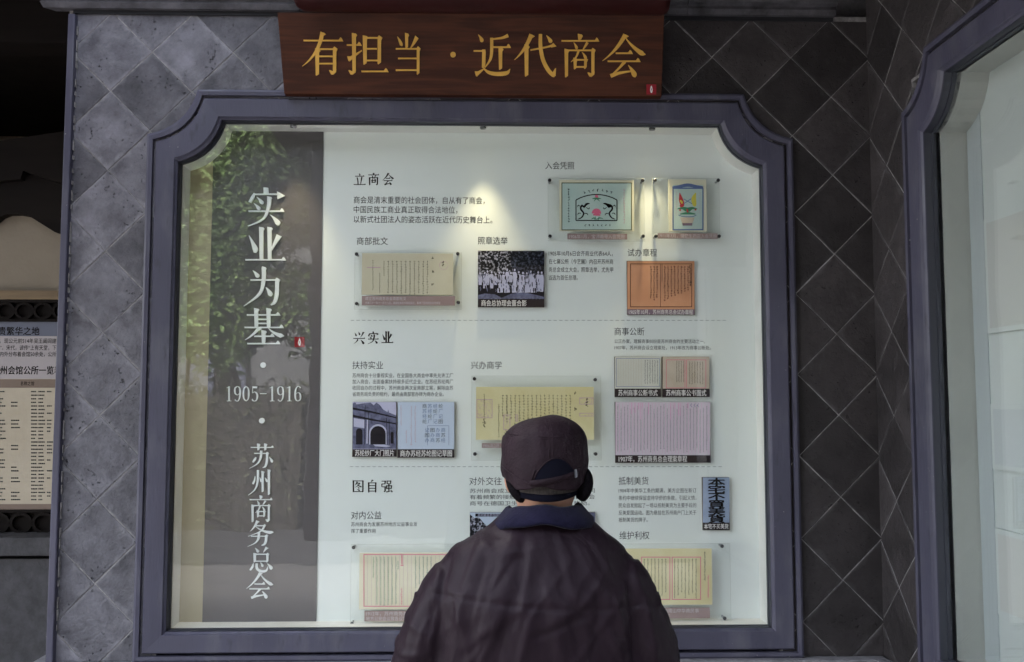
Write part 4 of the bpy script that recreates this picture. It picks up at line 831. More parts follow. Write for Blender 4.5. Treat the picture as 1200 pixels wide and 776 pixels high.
m = MB(); m.box(-4.4, -1.62, -1.5, -1.44, H0+.92, H0+1.798); m.build('front_shade_board', 'dark_wood', ar)  # unseen board added to keep daylight off the arcade wall
y_ = .45; m = MB(); m.box(-4.3, -1.56, y_, y_+.15, W(30,50,y_)[1], H0+1.80); m.build('beam', 'dark_wood', ar)
y_ = BY-.10
m = MB(); pts = [(-75,172),(0,165),(74,154),(74,215),(62,212),(40,205),(27,200),(24,210),(0,212),(-75,225)]
m.prism([W(a, b_, y_) for a, b_ in pts], y_, y_+.09); m.build('curved_beam', 'dark_wood', ar)
y_ = BY-.06
m = MB(); pts = [(-75,214),(78,202),(78,276),(64,272),(48,262),(34,253),(20,250.5),(8,251),(0,254),(-10,262),(-30,270),(-75,276)]
m.prism([W(a, b_, y_) for a, b_ in pts], y_, y_+.05); m.build('arched_valance', 'dark_wood', ar)
m = MB(); m.box(W(-80,345,BY-.05)[0], W(90,345,BY-.05)[0], BY-.05, BY-.001, W(30,351,BY-.05)[1], W(30,340.5,BY-.05)[1]); tag(m.build('picture_rail', 'wood_rail', None), 'narrow aged wooden rail on the arcade back wall at the far left', 'rail')
for nm, (pa, pb), lab in (('upper', (351, 377), 'dark carved wooden lattice strip above the cream information board'), ('lower', (598, 629), 'dark carved wooden lattice strip below the cream information board')):
    y_ = BY-.055; x0, z1 = W(-90, pa, y_); z0 = W(30, pb, y_)[1]; x1 = W(95, 400, y_)[0]
    t = thing('carved_lattice', lab, 'lattice', ((x0+x1)/2, y_, z0))
    m = MB(); m.box(x0, x1, y_+.028, y_+.034, z0, z1); m.build('backing_board', 'dark_wood', t)
    for za, zb in ((z0, z0+.012), (z1-.012, z1)): m = MB(); m.box(x0, x1, y_, y_+.028, za, zb); m.build('lattice_rail', 'dark_wood', t)
    x = x0+.03; zc = (z0+z1)/2; ra = (z1-z0)*.40
    while x < x1-.03:
        m = MB(); m.loft([[(x+(ra*1.1+q*.0)*math.cos(a)*k, yy, zc+ra*math.sin(a)*k) for a in [i*math.pi/8 for i in range(17)]] for k, yy, q in ((1, y_+.006, 0), (.72, y_+.006, 0), (.72, y_+.024, 0), (1, y_+.024, 0), (1, y_+.006, 0))], False); m.build('carved_ring', 'dark_wood', t)
        x += ra*2.1
ib = thing('information_board', 'cream information board with Chinese table partly hidden behind the painted post', 'information board', (-2.0, BY, H0-.3))
y_ = BY-.04; a_, b2 = -60, 92
def ibf(nm, m, p0, p1, off): 
    x0, z1 = W(a_, p0, y_); x1 = W(b2, p0, y_)[0]; z0 = W(30, p1, y_)[1]; mb = MB(); mb.poly([(x0, y_-off, z0), (x1, y_-off, z0), (x1, y_-off, z1), (x0, y_-off, z1)]); return mb.build(nm, m, ib, fixn=False)
x0, z1 = W(a_, 377, y_); x1 = W(b2, 377, y_)[0]; z0 = W(30, 598, y_)[1]
m = MB(); m.box(x0, x1, y_, BY-.001, z0, z1); m.build('board', 'info', ib)
ibf('header_band', 'info_blue', 377, 394, .001); ibf('text_field', 'info_pale', 394, 444, .001); ibf('table_header', 'info_brown', 444.5, 454.5, .001); ibf('foot_band', 'info_brown', 591, 597.5, .001)
lettering([('贵繁华之地', -2, 388, 46, 10.5)], 'ink', 'board_heading', ib, y_-.002, .0012)
lettering([('，现公元前514年吴王阖闾建', 0, 399.5, 66, 6.4), ('”。宋代，谚传“上有天堂，下', 0, 407.5, 66, 6.4), ('内外分布着会馆50余处，公所', 0, 415, 66, 6.4)], 'ink', 'board_text', ib, y_-.002)
lettering([('州会馆公所一览表', 0, 434, 72, 10.5)], 'ink', 'board_heading', ib, y_-.002, .0012)
lettering([('名称之馆', 24, 449.5, 40, 5)], 'ink', 'table_heading', ib, y_-.002)
rd = random.Random(12); mb = MB()
for r_i in range(31):
    py = 459+r_i*4.22
    for cx, w, pr in ((-6, 12, .7), (13, 10, .45), (36.5, 7, 1), (45, 7, .95), (55, 6, .45)):
        if rd.random() < pr:
            q = rd.uniform(.6, 1)*w; x = cx
            while x < cx+q:
                l = rd.uniform(1.2, 2.2); p = [W(u, v, y_-.002) for u, v in rect(x, py-.7, x+l, py+.7)]; mb.poly([(a, y_-.002, b_) for a, b_ in p]); x += l+.35
tag(mb.build('table_entries', 'ink_grey', ib, fixn=False), kind='stuff')

# ================================================================== the man
PY = -1.29
def Q(px, py, Y=PY): return W(px, py, Y)
def tube(mb, pts, n=20, flat=1.0, ax=None):
    """closed tapered tube through (x, y, z, rx, ry)"""
    rings = []
    for i, p in enumerate(pts):
        a = Vector(pts[max(0, i-1)][:3]); b_ = Vector(pts[min(len(pts)-1, i+1)][:3]); d = (b_-a).normalized()
        s_ = Vector((1, 0, 0)) if abs(d.x) < .8 else Vector((0, 1, 0))
        u = (s_-d*s_.dot(d)).normalized(); v = d.cross(u); c = Vector(p[:3]); rx = p[3]; ry = p[4] if len(p) > 4 else p[3]
        rings.append([tuple(c+u*rx*math.cos(t)+v*ry*math.sin(t)) for t in [2*math.pi*k/n for k in range(n)]])
    mb.loft(rings, True, True, True)
def dense(pts, seg=5):
    P = [pts[0]]+list(pts)+[pts[-1]]; out = []; dim = len(pts[0])
    for i in range(1, len(P)-2):
        for k in range(seg):
            t = k/seg; out.append(tuple(.5*((2*P[i][j])+(-P[i-1][j]+P[i+1][j])*t+(2*P[i-1][j]-5*P[i][j]+4*P[i+1][j]-P[i+2][j])*t*t+(-P[i-1][j]+3*P[i][j]-3*P[i+1][j]+P[i+2][j])*t**3) for j in range(dim)))
    out.append(tuple(pts[-1])); return out
def remesh(mb, name, m, parent, vox, smooth=4, disp=None):
    """union of closed pieces -> one continuous surface"""
    me = bpy.data.meshes.new(name); me.from_pydata(mb.v, [], mb.f)
    bm = bmesh.new(); bm.from_mesh(me); bmesh.ops.recalc_face_normals(bm, faces=bm.faces); bm.to_mesh(me); bm.free()
    o = bpy.data.objects.new(name, me); C.objects.link(o)
    r = o.modifiers.new('r', 'REMESH'); r.mode = 'VOXEL'; r.voxel_size = vox
    if smooth: s_ = o.modifiers.new('s', 'SMOOTH'); s_.iterations = smooth; s_.factor = .5
    bpy.context.view_layer.update()
    ev = o.evaluated_get(bpy.context.evaluated_depsgraph_get()); nm = bpy.data.meshes.new_from_object(ev)
    o.modifiers.clear(); o.data = nm; bpy.data.meshes.remove(me); nm.name = name
    if disp:
        nrm = [v.normal.copy() for v in nm.vertices]
        for v, n_ in zip(nm.vertices, nrm): v.co += disp(v.co, n_)
        nm.update()
    nm.materials.clear(); nm.materials.append(M[m])
    for p in nm.polygons: p.use_smooth = True
    o.parent = parent
    if parent: o.matrix_parent_inverse = Matrix.Translation(-parent_loc(parent))
    return o
M['skin'] = mat('weathered_skin', (.36,.19,.125), .5, col2=(.42,.23,.16), scale=25, bump=.15, bscale=150)
M['hair'] = mat('grey_black_hair', (.018,.015,.014), .7, spec=.2, col2=(.055,.047,.044), scale=60, stretch=(4,4,1))
M['trouser'] = mat('dark_trouser_cloth', (.02,.02,.025), .85)
M['shoe'] = mat('black_shoe_leather', (.015,.015,.015), .4)
M['navy'] = mat('navy_corduroy_collar', (.0045,.004,.015), .9, spec=.1, col2=(.007,.006,.021), scale=60, sheen=.05, bump=.3, bscale=180)
M['cap_cloth'] = mat('dark_plum_cap_cloth', (.013,.0072,.0102), .6, spec=.10, col2=(.021,.012,.0165), scale=14, bump=.3, bscale=160)
M['cap_lining'] = mat('navy_cap_lining', (.005,.005,.010), .9, spec=.05)
M['fleece'] = mat('black_fleece_flap', (.006,.005,.0065), .95, spec=.05, bump=.8, bscale=130)
M['buckle'] = mat('dull_buckle', (.22,.22,.25), .4, metal=.7)
def jacket_mat():
    m = mat('plum_black_jacket_cloth', (.034,.023,.029), .5, spec=.11); n, b = nodes_of(m); N = n.nodes.new; L = n.links.new
    tc = N('ShaderNodeTexCoord')
    mp = N('ShaderNodeMapping'); mp.inputs['Scale'].default_value = (1.0, 1.0, .38); mp.inputs['Rotation'].default_value = (0, .35, 0); L(tc.outputs['Object'], mp.inputs[0])
    c1 = N('ShaderNodeTexNoise'); c1.inputs['Scale'].default_value = 13; c1.inputs['Detail'].default_value = 5; c1.inputs['Distortion'].default_value = 1.2; L(mp.outputs[0], c1.inputs[0])
    c2 = N('ShaderNodeTexNoise'); c2.inputs['Scale'].default_value = 55; c2.inputs['Detail'].default_value = 4; L(mp.outputs[0], c2.inputs[0])
    c3 = N('ShaderNodeTexNoise'); c3.inputs['Scale'].default_value = 900; L(tc.outputs['Object'], c3.inputs[0])
    a1 = N('ShaderNodeMath'); a1.operation = 'MULTIPLY_ADD'; a1.inputs[1].default_value = .16; L(c2.outputs[0], a1.inputs[0]); L(c1.outputs[0], a1.inputs[2])
    a2 = N('ShaderNodeMath'); a2.operation = 'MULTIPLY_ADD'; a2.inputs[1].default_value = .015; L(c3.outputs[0], a2.inputs[0]); L(a1.outputs[0], a2.inputs[2])
    bp = N('ShaderNodeBump'); bp.inputs['Strength'].default_value = .35; bp.inputs['Distance'].default_value = .014; L(a2.outputs[0], bp.inputs['Height']); L(bp.outputs[0], b.inputs['Normal'])
    r = N('ShaderNodeValToRGB'); r.color_ramp.elements[0].color = (.011,.0062,.0095,1); r.color_ramp.elements[1].color = (.017,.0098,.0148,1); L(c2.outputs[0], r.inputs[0]); L(r.outputs[0], b.inputs['Base Color'])
    return m
M['jacket'] = jacket_mat()

HX = Q(639, 540)[0]                                     # middle of the head
BX = Q(629, 700)[0]                                     # middle of the back
ZCT = Q(640, 487)[1]                                    # top of the cap
man = thing('person', 'man seen from behind in dark plum jacket and earflap cap reading the display', 'person', (BX, PY, 0))
ZN = Q(640, 590)[1]                                     # top edge of the collar
sh = ZN-.135                                            # shoulder joint height
b = MB()
# torso, hips and legs of the body
tube(b, dense([(BX, PY+.02, .78, .155, .11), (BX, PY+.01, .95, .15, .10), (BX, PY+.0, 1.12, .165, .11), (BX, PY-.0, 1.26, .16, .10), (BX, PY+.01, sh+.045, .10, .075), (HX, PY+.02, ZN-.02, .062, .062), (HX, PY+.03, ZN+.05, .060, .064)]), 24)
for s in (-1, 1):
    tube(b, dense([(BX+s*.085, PY+.02, .84, .085, .09), (BX+s*.095, PY+.035, .62, .072, .078), (BX+s*.10, PY+.03, .45, .052, .056), (BX+s*.105, PY+.0, .28, .047, .050), (BX+s*.11, PY-.01, .09, .036, .04)]), 16)
    tube(b, [(BX+s*.11, PY-.045, .05, .03, .035), (BX+s*.112, PY+.03, .045, .038, .03), (BX+s*.12, PY+.13, .035, .042, .022), (BX+s*.122, PY+.175, .03, .03, .015)], 14)
AX = {}
for s in (-1, 1):
    E_ = (BX+s*.253, PY-.015, sh-.27); Wr = (BX+s*.262, PY+.10, sh-.50); AX[s] = (E_, Wr)
    tube(b, dense([(BX+s*.15, PY, sh-.01, .05, .055), (BX+s*.215, PY-.01, sh-.10, .046, .046), (*E_, .038, .038), ((E_[0]+Wr[0])/2, (E_[1]+Wr[1])/2, (E_[2]+Wr[2])/2, .036, .034), (*Wr, .026, .022)]), 14)
    # palm and five fingers, hanging relaxed
    Pm = Vector(Wr)+Vector((-s*.004, .022, -.055)); tube(b, dense([(*Wr, .026, .02), (*Pm, .018, .038), (Pm.x, Pm.y+.01, Pm.z-.035, .013, .036)], 3), 12)
    for k, (dy, ln) in enumerate(((.030, .070), (.011, .080), (-.009, .074), (-.028, .058))):
        p = Vector((Pm.x, Pm.y+.01+dy, Pm.z-.030)); r0 = .0088-.0007*k
        q1 = p+Vector((-s*.006, .004, -ln*.42)); q2 = q1+Vector((-s*.014, .004, -ln*.30)); q3 = q2+Vector((-s*.016, .002, -ln*.20))
        tube(b, [(*p, r0, r0), (*q1, r0*.95, r0*.95), (*q2, r0*.85, r0*.85), (*q3, r0*.7, r0*.7)], 10)
    p = Pm+Vector((-s*.006, .034, .018)); q1 = p+Vector((-s*.012, .022, -.026)); q2 = q1+Vector((-s*.010, .006, -.028))
    tube(b, [(*(Pm+Vector((0, .012, .025))), .012, .012), (*p, .0125, .0125), (*q1, .0105, .0105), (*q2, .008, .008)], 10)
# head
hz = ZCT-.145; hc = Vector((HX, PY+.035, hz))
rings = []
for i in range(1, 24):
    t = i/24*math.pi; z = -math.cos(t); 
    rr = []
    for k in range(28):
        a = 2*math.pi*k/28; x, y = math.cos(a), math.sin(a); R_ = math.sin(t)
        px_ = .078*R_*x*(1-.22*max(0, -z)); py_ = .098*R_*y; pz_ = .125*z
        if y > 0:                                       # the face looks towards +y
            py_ += .020*math.exp(-((z+.12)/.13)**2-(x*R_/.16)**2)            # nose
            py_ -= .008*math.exp(-((z-.12)/.12)**2-((abs(x)*R_-.38)/.18)**2)  # eye sockets
            py_ += .006*math.exp(-((z-.30)/.10)**2)*R_                       # brow
            py_ += .007*math.exp(-((z+.48)/.07)**2-(x*R_/.3)**2)             # lips
            py_ += .012*math.exp(-((z+.80)/.16)**2-(x*R_/.4)**2)             # chin
            if z < -.3: py_ -= .01*(-z-.3)
        else: py_ *= 1-.12*max(0, -z)
        rr.append((hc.x+px_, hc.y+py_, hc.z+pz_))
    rings.append(rr)
b.loft(rings, True, True, True)
for s in (-1, 1): tube(b, [(hc.x+s*.076, hc.y-.012, hc.z-.030, .008, .014), (hc.x+s*.084, hc.y-.014, hc.z-.006, .008, .02), (hc.x+s*.086, hc.y-.016, hc.z+.018, .007, .018)], 10)
body = remesh(b, 'body', 'skin', man, .006, 3)
for s in (-1, 1):
    m = MB(); c = hc+Vector((s*.030, .083, .014)); m.loft([[tuple(c+Vector((.0095*math.sin(t)*math.cos(a), .0095*math.cos(t), .006*math.sin(t)*math.sin(a)))) for a in [k*math.pi/5 for k in range(10)]] for t in (.2, .6, 1.0, 1.4)], True, True, True); m.build('eye', 'caption_white', man, smooth=True)
m = MB(); tube(m, [(hc.x-.022, hc.y+.094, hc.z-.060, .002, .002), (hc.x, hc.y+.103, hc.z-.058, .0035, .0035), (hc.x+.022, hc.y+.094, hc.z-.060, .002, .002)], 8); m.build('mouth', 'red_ink', man, smooth=True)
# hair at the back of the head, below the cap
m = MB(); rg = []
for z, rx, ry in ((-.030, .070, .094), (-.022, .0775, .1005), (-.01, .0785, .1005), (.0, .0815, .102), (.05, .080, .101)):
    rg.append([(hc.x+rx*math.cos(a), hc.y-.003+ry*math.sin(a), hc.z+z) for a in [R(165)+R(210)*k/24 for k in range(25)]])
m.loft(rg, False); m.build('hair', 'hair', man, smooth=True)
# jacket: body and sleeves grown into one surface
hem = .68
FL = []
for x1, y1, x2, y2, w, a in ((562,640,532,725,7,6),(592,642,560,770,9,6),(545,700,527,776,6,5),(603,695,586,776,8,-5),(640,680,657,776,9,5),(570,742,622,702,7,5),(682,655,728,735,8,5),(703,700,692,776,8,-5),(656,632,669,700,6,4),(612,628,602,690,7,-4),(520,690,500,776,6,5),(488,720,478,776,6,5),(752,690,766,776,6,5),(735,650,752,700,6,4),(575,655,640,640,8,3),(640,735,690,705,7,4),(545,760,580,735,6,4),(715,745,732,776,6,5),(625,715,612,776,6,4),(668,712,676,776,6,-4),(510,672,530,655,6,4),(519,672,509,776,5,-8),(743,690,746,776,5,-8),(532,700,548,776,4,4),(572,668,556,735,4,4),(618,650,610,735,5,4),(630,745,690,722,4,-4),(585,735,560,776,4,5),(655,690,700,745,4,-4),(695,640,718,680,4,4),(722,705,735,760,4,4),(600,655,575,700,4,-4),(500,735,488,776,4,5),(760,720,772,776,4,5)):
    P_, Q_ = Vector(Q(x1, y1, PY-.13)), Vector(Q(x2, y2, PY-.13)); FL.append((P_, Q_, w/520, a/1000))
def fold(c, n):
    x, y, z = c.x-BX, c.y-PY, c.z
    d = 0.0
    if y < .04:
        wx = c.x+.010*noise.noise(Vector((c.x*8, 3, c.z*8))); wz = c.z+.010*noise.noise(Vector((c.x*8, 7, c.z*8)))
        for P_, Q_, w, a in FL:
            dx, dz = Q_.x-P_.x, Q_.y-P_.y; t = max(0, min(1, ((wx-P_.x)*dx+(wz-P_.y)*dz)/(dx*dx+dz*dz)))
            ddx, ddz = wx-P_.x-dx*t, wz-P_.y-dz*t; sgn = ddx*dz-ddz*dx
            ww = w*(.75 if sgn > 0 else 1.6)/1.15; d += a*math.exp(-(ddx*ddx+ddz*ddz)/(ww*ww))*(.4+.6*math.sin(math.pi*min(1, t*.8+.15)))*max(0, min(1, (-n.y-.15)*2))*max(0, min(1, (.04-y)/.05))
    # vertical drapes, diagonal pulls from the shoulder blades, sleeve wrinkles
    q = noise.noise(Vector((x*9+z*2.2, y*5, z*2.6+3))); d += .0055*q
    q = noise.noise(Vector((x*17-z*7, y*8, z*6+9))); d += .0028*q
    q = 1-abs(noise.noise(Vector((x*24+z*11, y*10, z*9+77))))*2.4; d += .0010*max(0, q)**2
    q = 1-abs(noise.noise(Vector((x*10+z*6.5, y*5, z*4+21))))*2.6; d += .0024*max(0, q)**2
    q = 1-abs(noise.noise(Vector((x*12-z*9, y*6, z*5+41))))*2.8; d += .003*max(0, q)**2
    if abs(x) > .225 and z < sh-.06: 
        q = 1-abs(noise.noise(Vector((x*7, y*7, z*17+5))))*2.4; d += .005*max(0, q)**2
    if y < .03:
        zs = Q(640, 693)[1]-.012*math.sin((x+.05)*7); d -= .0030*math.exp(-((z-zs)/.0048)**2) if abs(x) < .235 else 0      # yoke seam
        for s in (-1, 1):
            xs = s*(.232-.06*max(0, (z-(sh-.12)))/.2); d -= .004*math.exp(-((x-xs)/.008)**2) if z < sh+.03 else 0        # armhole seams
    return n*d
b = MB()
def htube(mb, pts, n=40): mb.loft([[(p[0]+p[3]*math.cos(t), p[1]+p[4]*math.sin(t), p[2]) for t in [2*math.pi*k/n for k in range(n)]] for p in pts], True, True, True)
htube(b, dense([(BX, PY+.01, hem, .255, .155), (BX, PY+.01, hem+.04, .262, .165), (BX, PY+.0, .90, .262, .165), (BX, PY-.005, 1.05, .262, .160), (BX, PY-.01, sh-.07, .243, .145), (BX, PY-.005, sh-.01, .222, .128), (BX+.002, PY+.0, sh+.045, .183, .108), (HX-.004, PY+.005, ZN-.060, .132, .094), (HX-.002, PY+.012, ZN-.030, .098, .080)]))
for s in (-1, 1):
    E_, Wr = AX[s]
    tube(b, dense([(BX+s*.130, PY, sh-.035, .05, .06), (BX+s*(.178+.006*(s > 0)), PY-.004, sh-.046+.008*(s > 0), .064, .078), (BX+s*.207, PY-.010, sh-.105, .071, .082), (BX+s*.236, PY-.015, sh-.18, .070, .080), (E_[0], E_[1], E_[2], .064, .072), ((E_[0]+Wr[0])/2, (E_[1]+Wr[1])/2, (E_[2]+Wr[2])/2, .060, .062), (Wr[0], Wr[1]-.004, Wr[2]+.022, .047, .046), (Wr[0], Wr[1], Wr[2]+.01, .044, .042)]), 24)
jk = remesh(b, 'jacket', 'jacket', man, .0056, 6, fold)
# collar, folded over
m = MB(); rg = []
for (dz, hw, hd, oy) in ((-.055, .085, .066, .012), (-.002, .073, .066, .014), (.006, .079, .072, .012), (.003, .086, .080, .010), (-.011, .098, .094, .006), (-.025, .1115, .106, .002), (-.032, .1125, .107, .002), (-.035, .108, .101, .004), (-.027, .100, .092, .006)):
    rr = []
    for k in range(48):
        a = 2*math.pi*k/48; wv = .0025*math.sin(a*3+1)+.0015*math.sin(a*7)
        front = max(0, math.sin(a)); x = hw*math.cos(a); y = hd*math.sin(a)
        zz = ZN-.004+dz-.05*front*front-.006*math.cos(a)**2*(1 if dz > -.03 else 2.6)+(wv if dz > -.03 else wv*1.5)+.002*math.cos(a)
        rr.append((HX-.003+x, PY+oy+y, zz))
    rg.append(rr)
m.loft(rg, True, True, True); m.build('collar', 'navy', man, smooth=True)
# trousers and shoes
b = MB()
tube(b, dense([(BX, PY+.02, .93, .165, .12), (BX, PY+.02, .80, .185, .135), (BX, PY+.02, .74, .18, .13)], 3), 24)
for s in (-1, 1): tube(b, dense([(BX+s*.08, PY+.02, .84, .10, .11), (BX+s*.098, PY+.03, .60, .092, .10), (BX+s*.104, PY+.02, .40, .082, .09), (BX+s*.108, PY-.005, .20, .078, .088), (BX+s*.112, PY-.01, .075, .076, .088)]), 18)
remesh(b, 'trousers', 'trouser', man, .012, 4, lambda c, n: n*.008*noise.noise(Vector((c.x*12, c.y*12, c.z*7))))
for s in (-1, 1):
    b = MB(); tube(b, dense([(BX+s*.11, PY-.085, .045, .03, .035), (BX+s*.11, PY-.05, .06, .043, .055), (BX+s*.114, PY+.04, .055, .050, .052), (BX+s*.12, PY+.14, .04, .054, .036), (BX+s*.123, PY+.20, .03, .036, .022)], 4), 18)
    sh_o = remesh(b, 'shoe', 'shoe', man, .009, 2)
    m = MB(); m.prism([(0,0),(0,0)], 0, 0) if False else m.loft([[(BX+s*.116+w*.052*math.cos(a), PY+.055+.15*math.sin(a), z) for a in [k*math.pi/10 for k in range(20)]] for z, w in ((.004, 1), (.024, 1))], True, True, True); m.build('sole', 'cap_lining', sh_o)
# cap
cap = thing('cap_root', '', '') if False else None
cw = (Q(691, 540)[0]-Q(587, 540)[0])/2; cx = (Q(691, 540)[0]+Q(587, 540)[0])/2
zt, zb = ZCT, Q(640, 569)[1]; cyc = PY+.030
def capr(a, z, prof=None):
    """half width and half depth of the crown at height z"""
    h = (z-zb)/(zt-zb)
    if h > .80: k = math.sqrt(max(0, 1-((h-.80)/.20)**2))*.72+.22*(1-(h-.80)/.20)
    else: k = .94+.06*math.sin(min(1, h/.62)*math.pi*.62)
    return k
m = MB(); rg = []
cap_levels = [0, .04, .1, .18, .26, .34, .42, .5, .58, .66, .70, .735, .745, .755, .79, .83, .87, .90, .93, .955, .975, .99]
def cap_k(h):
    T = ((0,.965),(.2,.99),(.35,1),(.54,.985),(.66,.958),(.71,.937),(.745,.912),(.80,.855),(.87,.74),(.92,.60),(.95,.48),(.975,.33),(1,.0))
    for (a, p), (b_, q) in zip(T, T[1:]):
        if h <= b_: return p+(q-p)*(h-a)/(b_-a)
    return 0
for h in cap_levels:
    z = zb+(zt-zb)*h; k = cap_k(h)
    if .735 < h < .75: k -= .012
    rr = []
    for j in range(72):
        a = 2*math.pi*j/72; x, y = math.cos(a), math.sin(a)
        low = 0.0
        if h < .25:                                         # rear edge dips to a point left of the middle
            ang = (math.degrees(a)-270); 
            low = (-.004+.010*math.exp(-((ang+8)/14)**2)) * (1-h/.25) if abs(ang) < 60 else 0
            if abs(ang) > 45 : low = .018*(1-h/.25)*min(1, (abs(ang)-45)/30)
        sag = .0022*noise.noise(Vector((x*3, y*3, h*4)))*2 + .0018*noise.noise(Vector((x*9, y*9, h*10)))
        seam = 0
        for aa in (270, 90, 330, 210):
            dd = (math.degrees(a)-aa+180) % 360-180; seam -= .0016*math.exp(-(dd/2.6)**2)
        kk = k*(1+(.0 if h < .9 else 0))
        rr.append((cx+(cw*kk+sag+seam)*x, cyc+(cw*1.20*kk+sag+seam)*y, z+low+(.004*x if h > .7 else 0)))
    rg.append(rr)
m.loft(rg, True, False, True); capo = m.build('cap', 'cap_cloth', man, smooth=True)
sb = capo.modifiers.new('sub', 'SUBSURF'); sb.levels = 1; sb.render_levels = 1
so = capo.modifiers.new('thick', 'SOLIDIFY'); so.thickness = .003; so.offset = -1
def on_cap(px, py, off=.0):
    """point on the back of the crown seen at this place"""
    x, z = Q(px, py, cyc-cw*1.1); h = min(.99, max(0, (z-zb)/(zt-zb))); k = cap_k(h)
    sx = max(-.995, min(.995, (x-cx)/(cw*k))); return (cx+(cw*k+off)*sx, cyc-(cw*1.20*k+off)*math.sqrt(1-sx*sx), z)
# dark half-moon adjuster opening, strap, stitched seams, buckle
n_ = 18; arc_pts = [(626+ (50)*k/n_, 562-3*k/n_ - 24*math.sin(math.pi*(k/n_))**.7) for k in range(n_+1)]
m = MB(); rg = []
for u in (0, .25, .5, .75, 1):
    rg.append([on_cap(a, (565-8*k/n_)*(1-u)+b_*u, .0034) for k, (a, b_) in enumerate(arc_pts)])
m.loft(rg, False); m.build('adjuster_opening', 'cap_lining', capo, smooth=True)
def cap_tube(pts, r, name, m_, off=.001, flat_=1):
    mb = MB(); tube(mb, [(*on_cap(a, b_, off), r, r*flat_) for a, b_ in pts], 8); return mb.build(name, m_, capo, smooth=True)
cap_tube(arc_pts, .0016, 'opening_piping', 'cap_cloth', .0036)
cap_tube([(589,549),(597,554),(606,560),(614,564),(621,567.5),(624,560),(627,551)], .0016, 'flap_piping', 'cap_cloth', .0022)
cap_tube([(588.5,507),(600,510),(615,511.5),(635,512),(655,511.5),(672,510),(687,506.5)], .0010, 'crown_seam', 'cap_cloth', .0008)
cap_tube([(588.5,509.5),(600,512.5),(615,514),(635,514.5),(655,514),(672,512.5),(687,509)], .0008, 'crown_seam', 'cap_cloth', .0006)
for px in (643.5, 648): cap_tube([(px-3, 492), (px-1.5, 500), (px, 512), (px, 525), (px, 537)], .0008, 'back_seam', 'cap_cloth', .0008)
m = MB(); st = [(622, 566.5), (630, 565.5), (642, 563.5), (655, 561), (668, 557.5), (680, 553)]
rg = [[on_cap(a, b_+dy, o_) for a, b_ in st] for dy, o_ in ((-3.6, .001), (-3.4, .0045), (3.2, .0045), (3.8, .001))]
m.loft(rg, False); m.build('strap', 'cap_cloth', capo, smooth=True)
m = MB(); rg = [[on_cap(a, b_, o_) for a, b_ in ((672, 551), (674, 550.2), (675, 559.5), (673, 560.3))] for o_ in (.002, .0075)]
m.loft(rg, True, True, True); m.build('buckle', 'buckle', capo)
# peak at the front
m = MB(); rg = []
for s, dz in ((0, 0), (.35, -.004), (.7, -.012), (1, -.022)):
    rg.append([(cx+cw*.92*math.cos(a)*(1-.06*s), cyc+cw*1.16*math.sin(a)*.95+.055*s*math.sin(a)**1.5 if math.sin(a) > 0 else cyc, zb+.022+dz) for a in [R(20)+R(140)*k/20 for k in range(21)]])
m.loft(rg, False); pk = m.build('cap_peak', 'cap_cloth', capo, smooth=True); so = pk.modifiers.new('t', 'SOLIDIFY'); so.thickness = .004
# padded ear flaps
for s, pts in ((-1, [(589,551,.3),(592,562,.8),(597,573,1.0),(604,581,1.0),(609,586,.65)]), (1, [(687.5,549,.3),(689,558,.8),(688.5,568,1.0),(685,579,.9),(682,586.5,.45)])):
    b = MB(); rr = []
    ptl = []
    for a, b_, w in pts:
        x, z = Q(a, b_, PY+.01); ptl.append((x-s*.004 if s < 0 else x-.004, PY+.012, z, .0125*w+.004, .036*w+.012))
    if s < 0: ptl = [(p[0]+.010, *p[1:]) for p in ptl]
    tube(b, dense(ptl, 4), 18); remesh(b, 'ear_flap', 'fleece', man, .005, 2)
# elastic band round the back of the neck joining the flaps
m = MB(); rg = []
for dz, o_ in ((-.0085, 0), (-.0075, .003), (.0075, .003), (.0085, 0)):
    rg.append([(HX+(.0745+o_)*math.cos(a), hc.y-.004+(.0945+o_)*math.sin(a), Q(640, 580.5)[1]+dz+.012*abs(math.cos(a))**2) for a in [R(188)+R(164)*k/24 for k in range(25)]])
m.loft(rg, False); m.build('neck_band', 'cap_lining', capo, smooth=True)

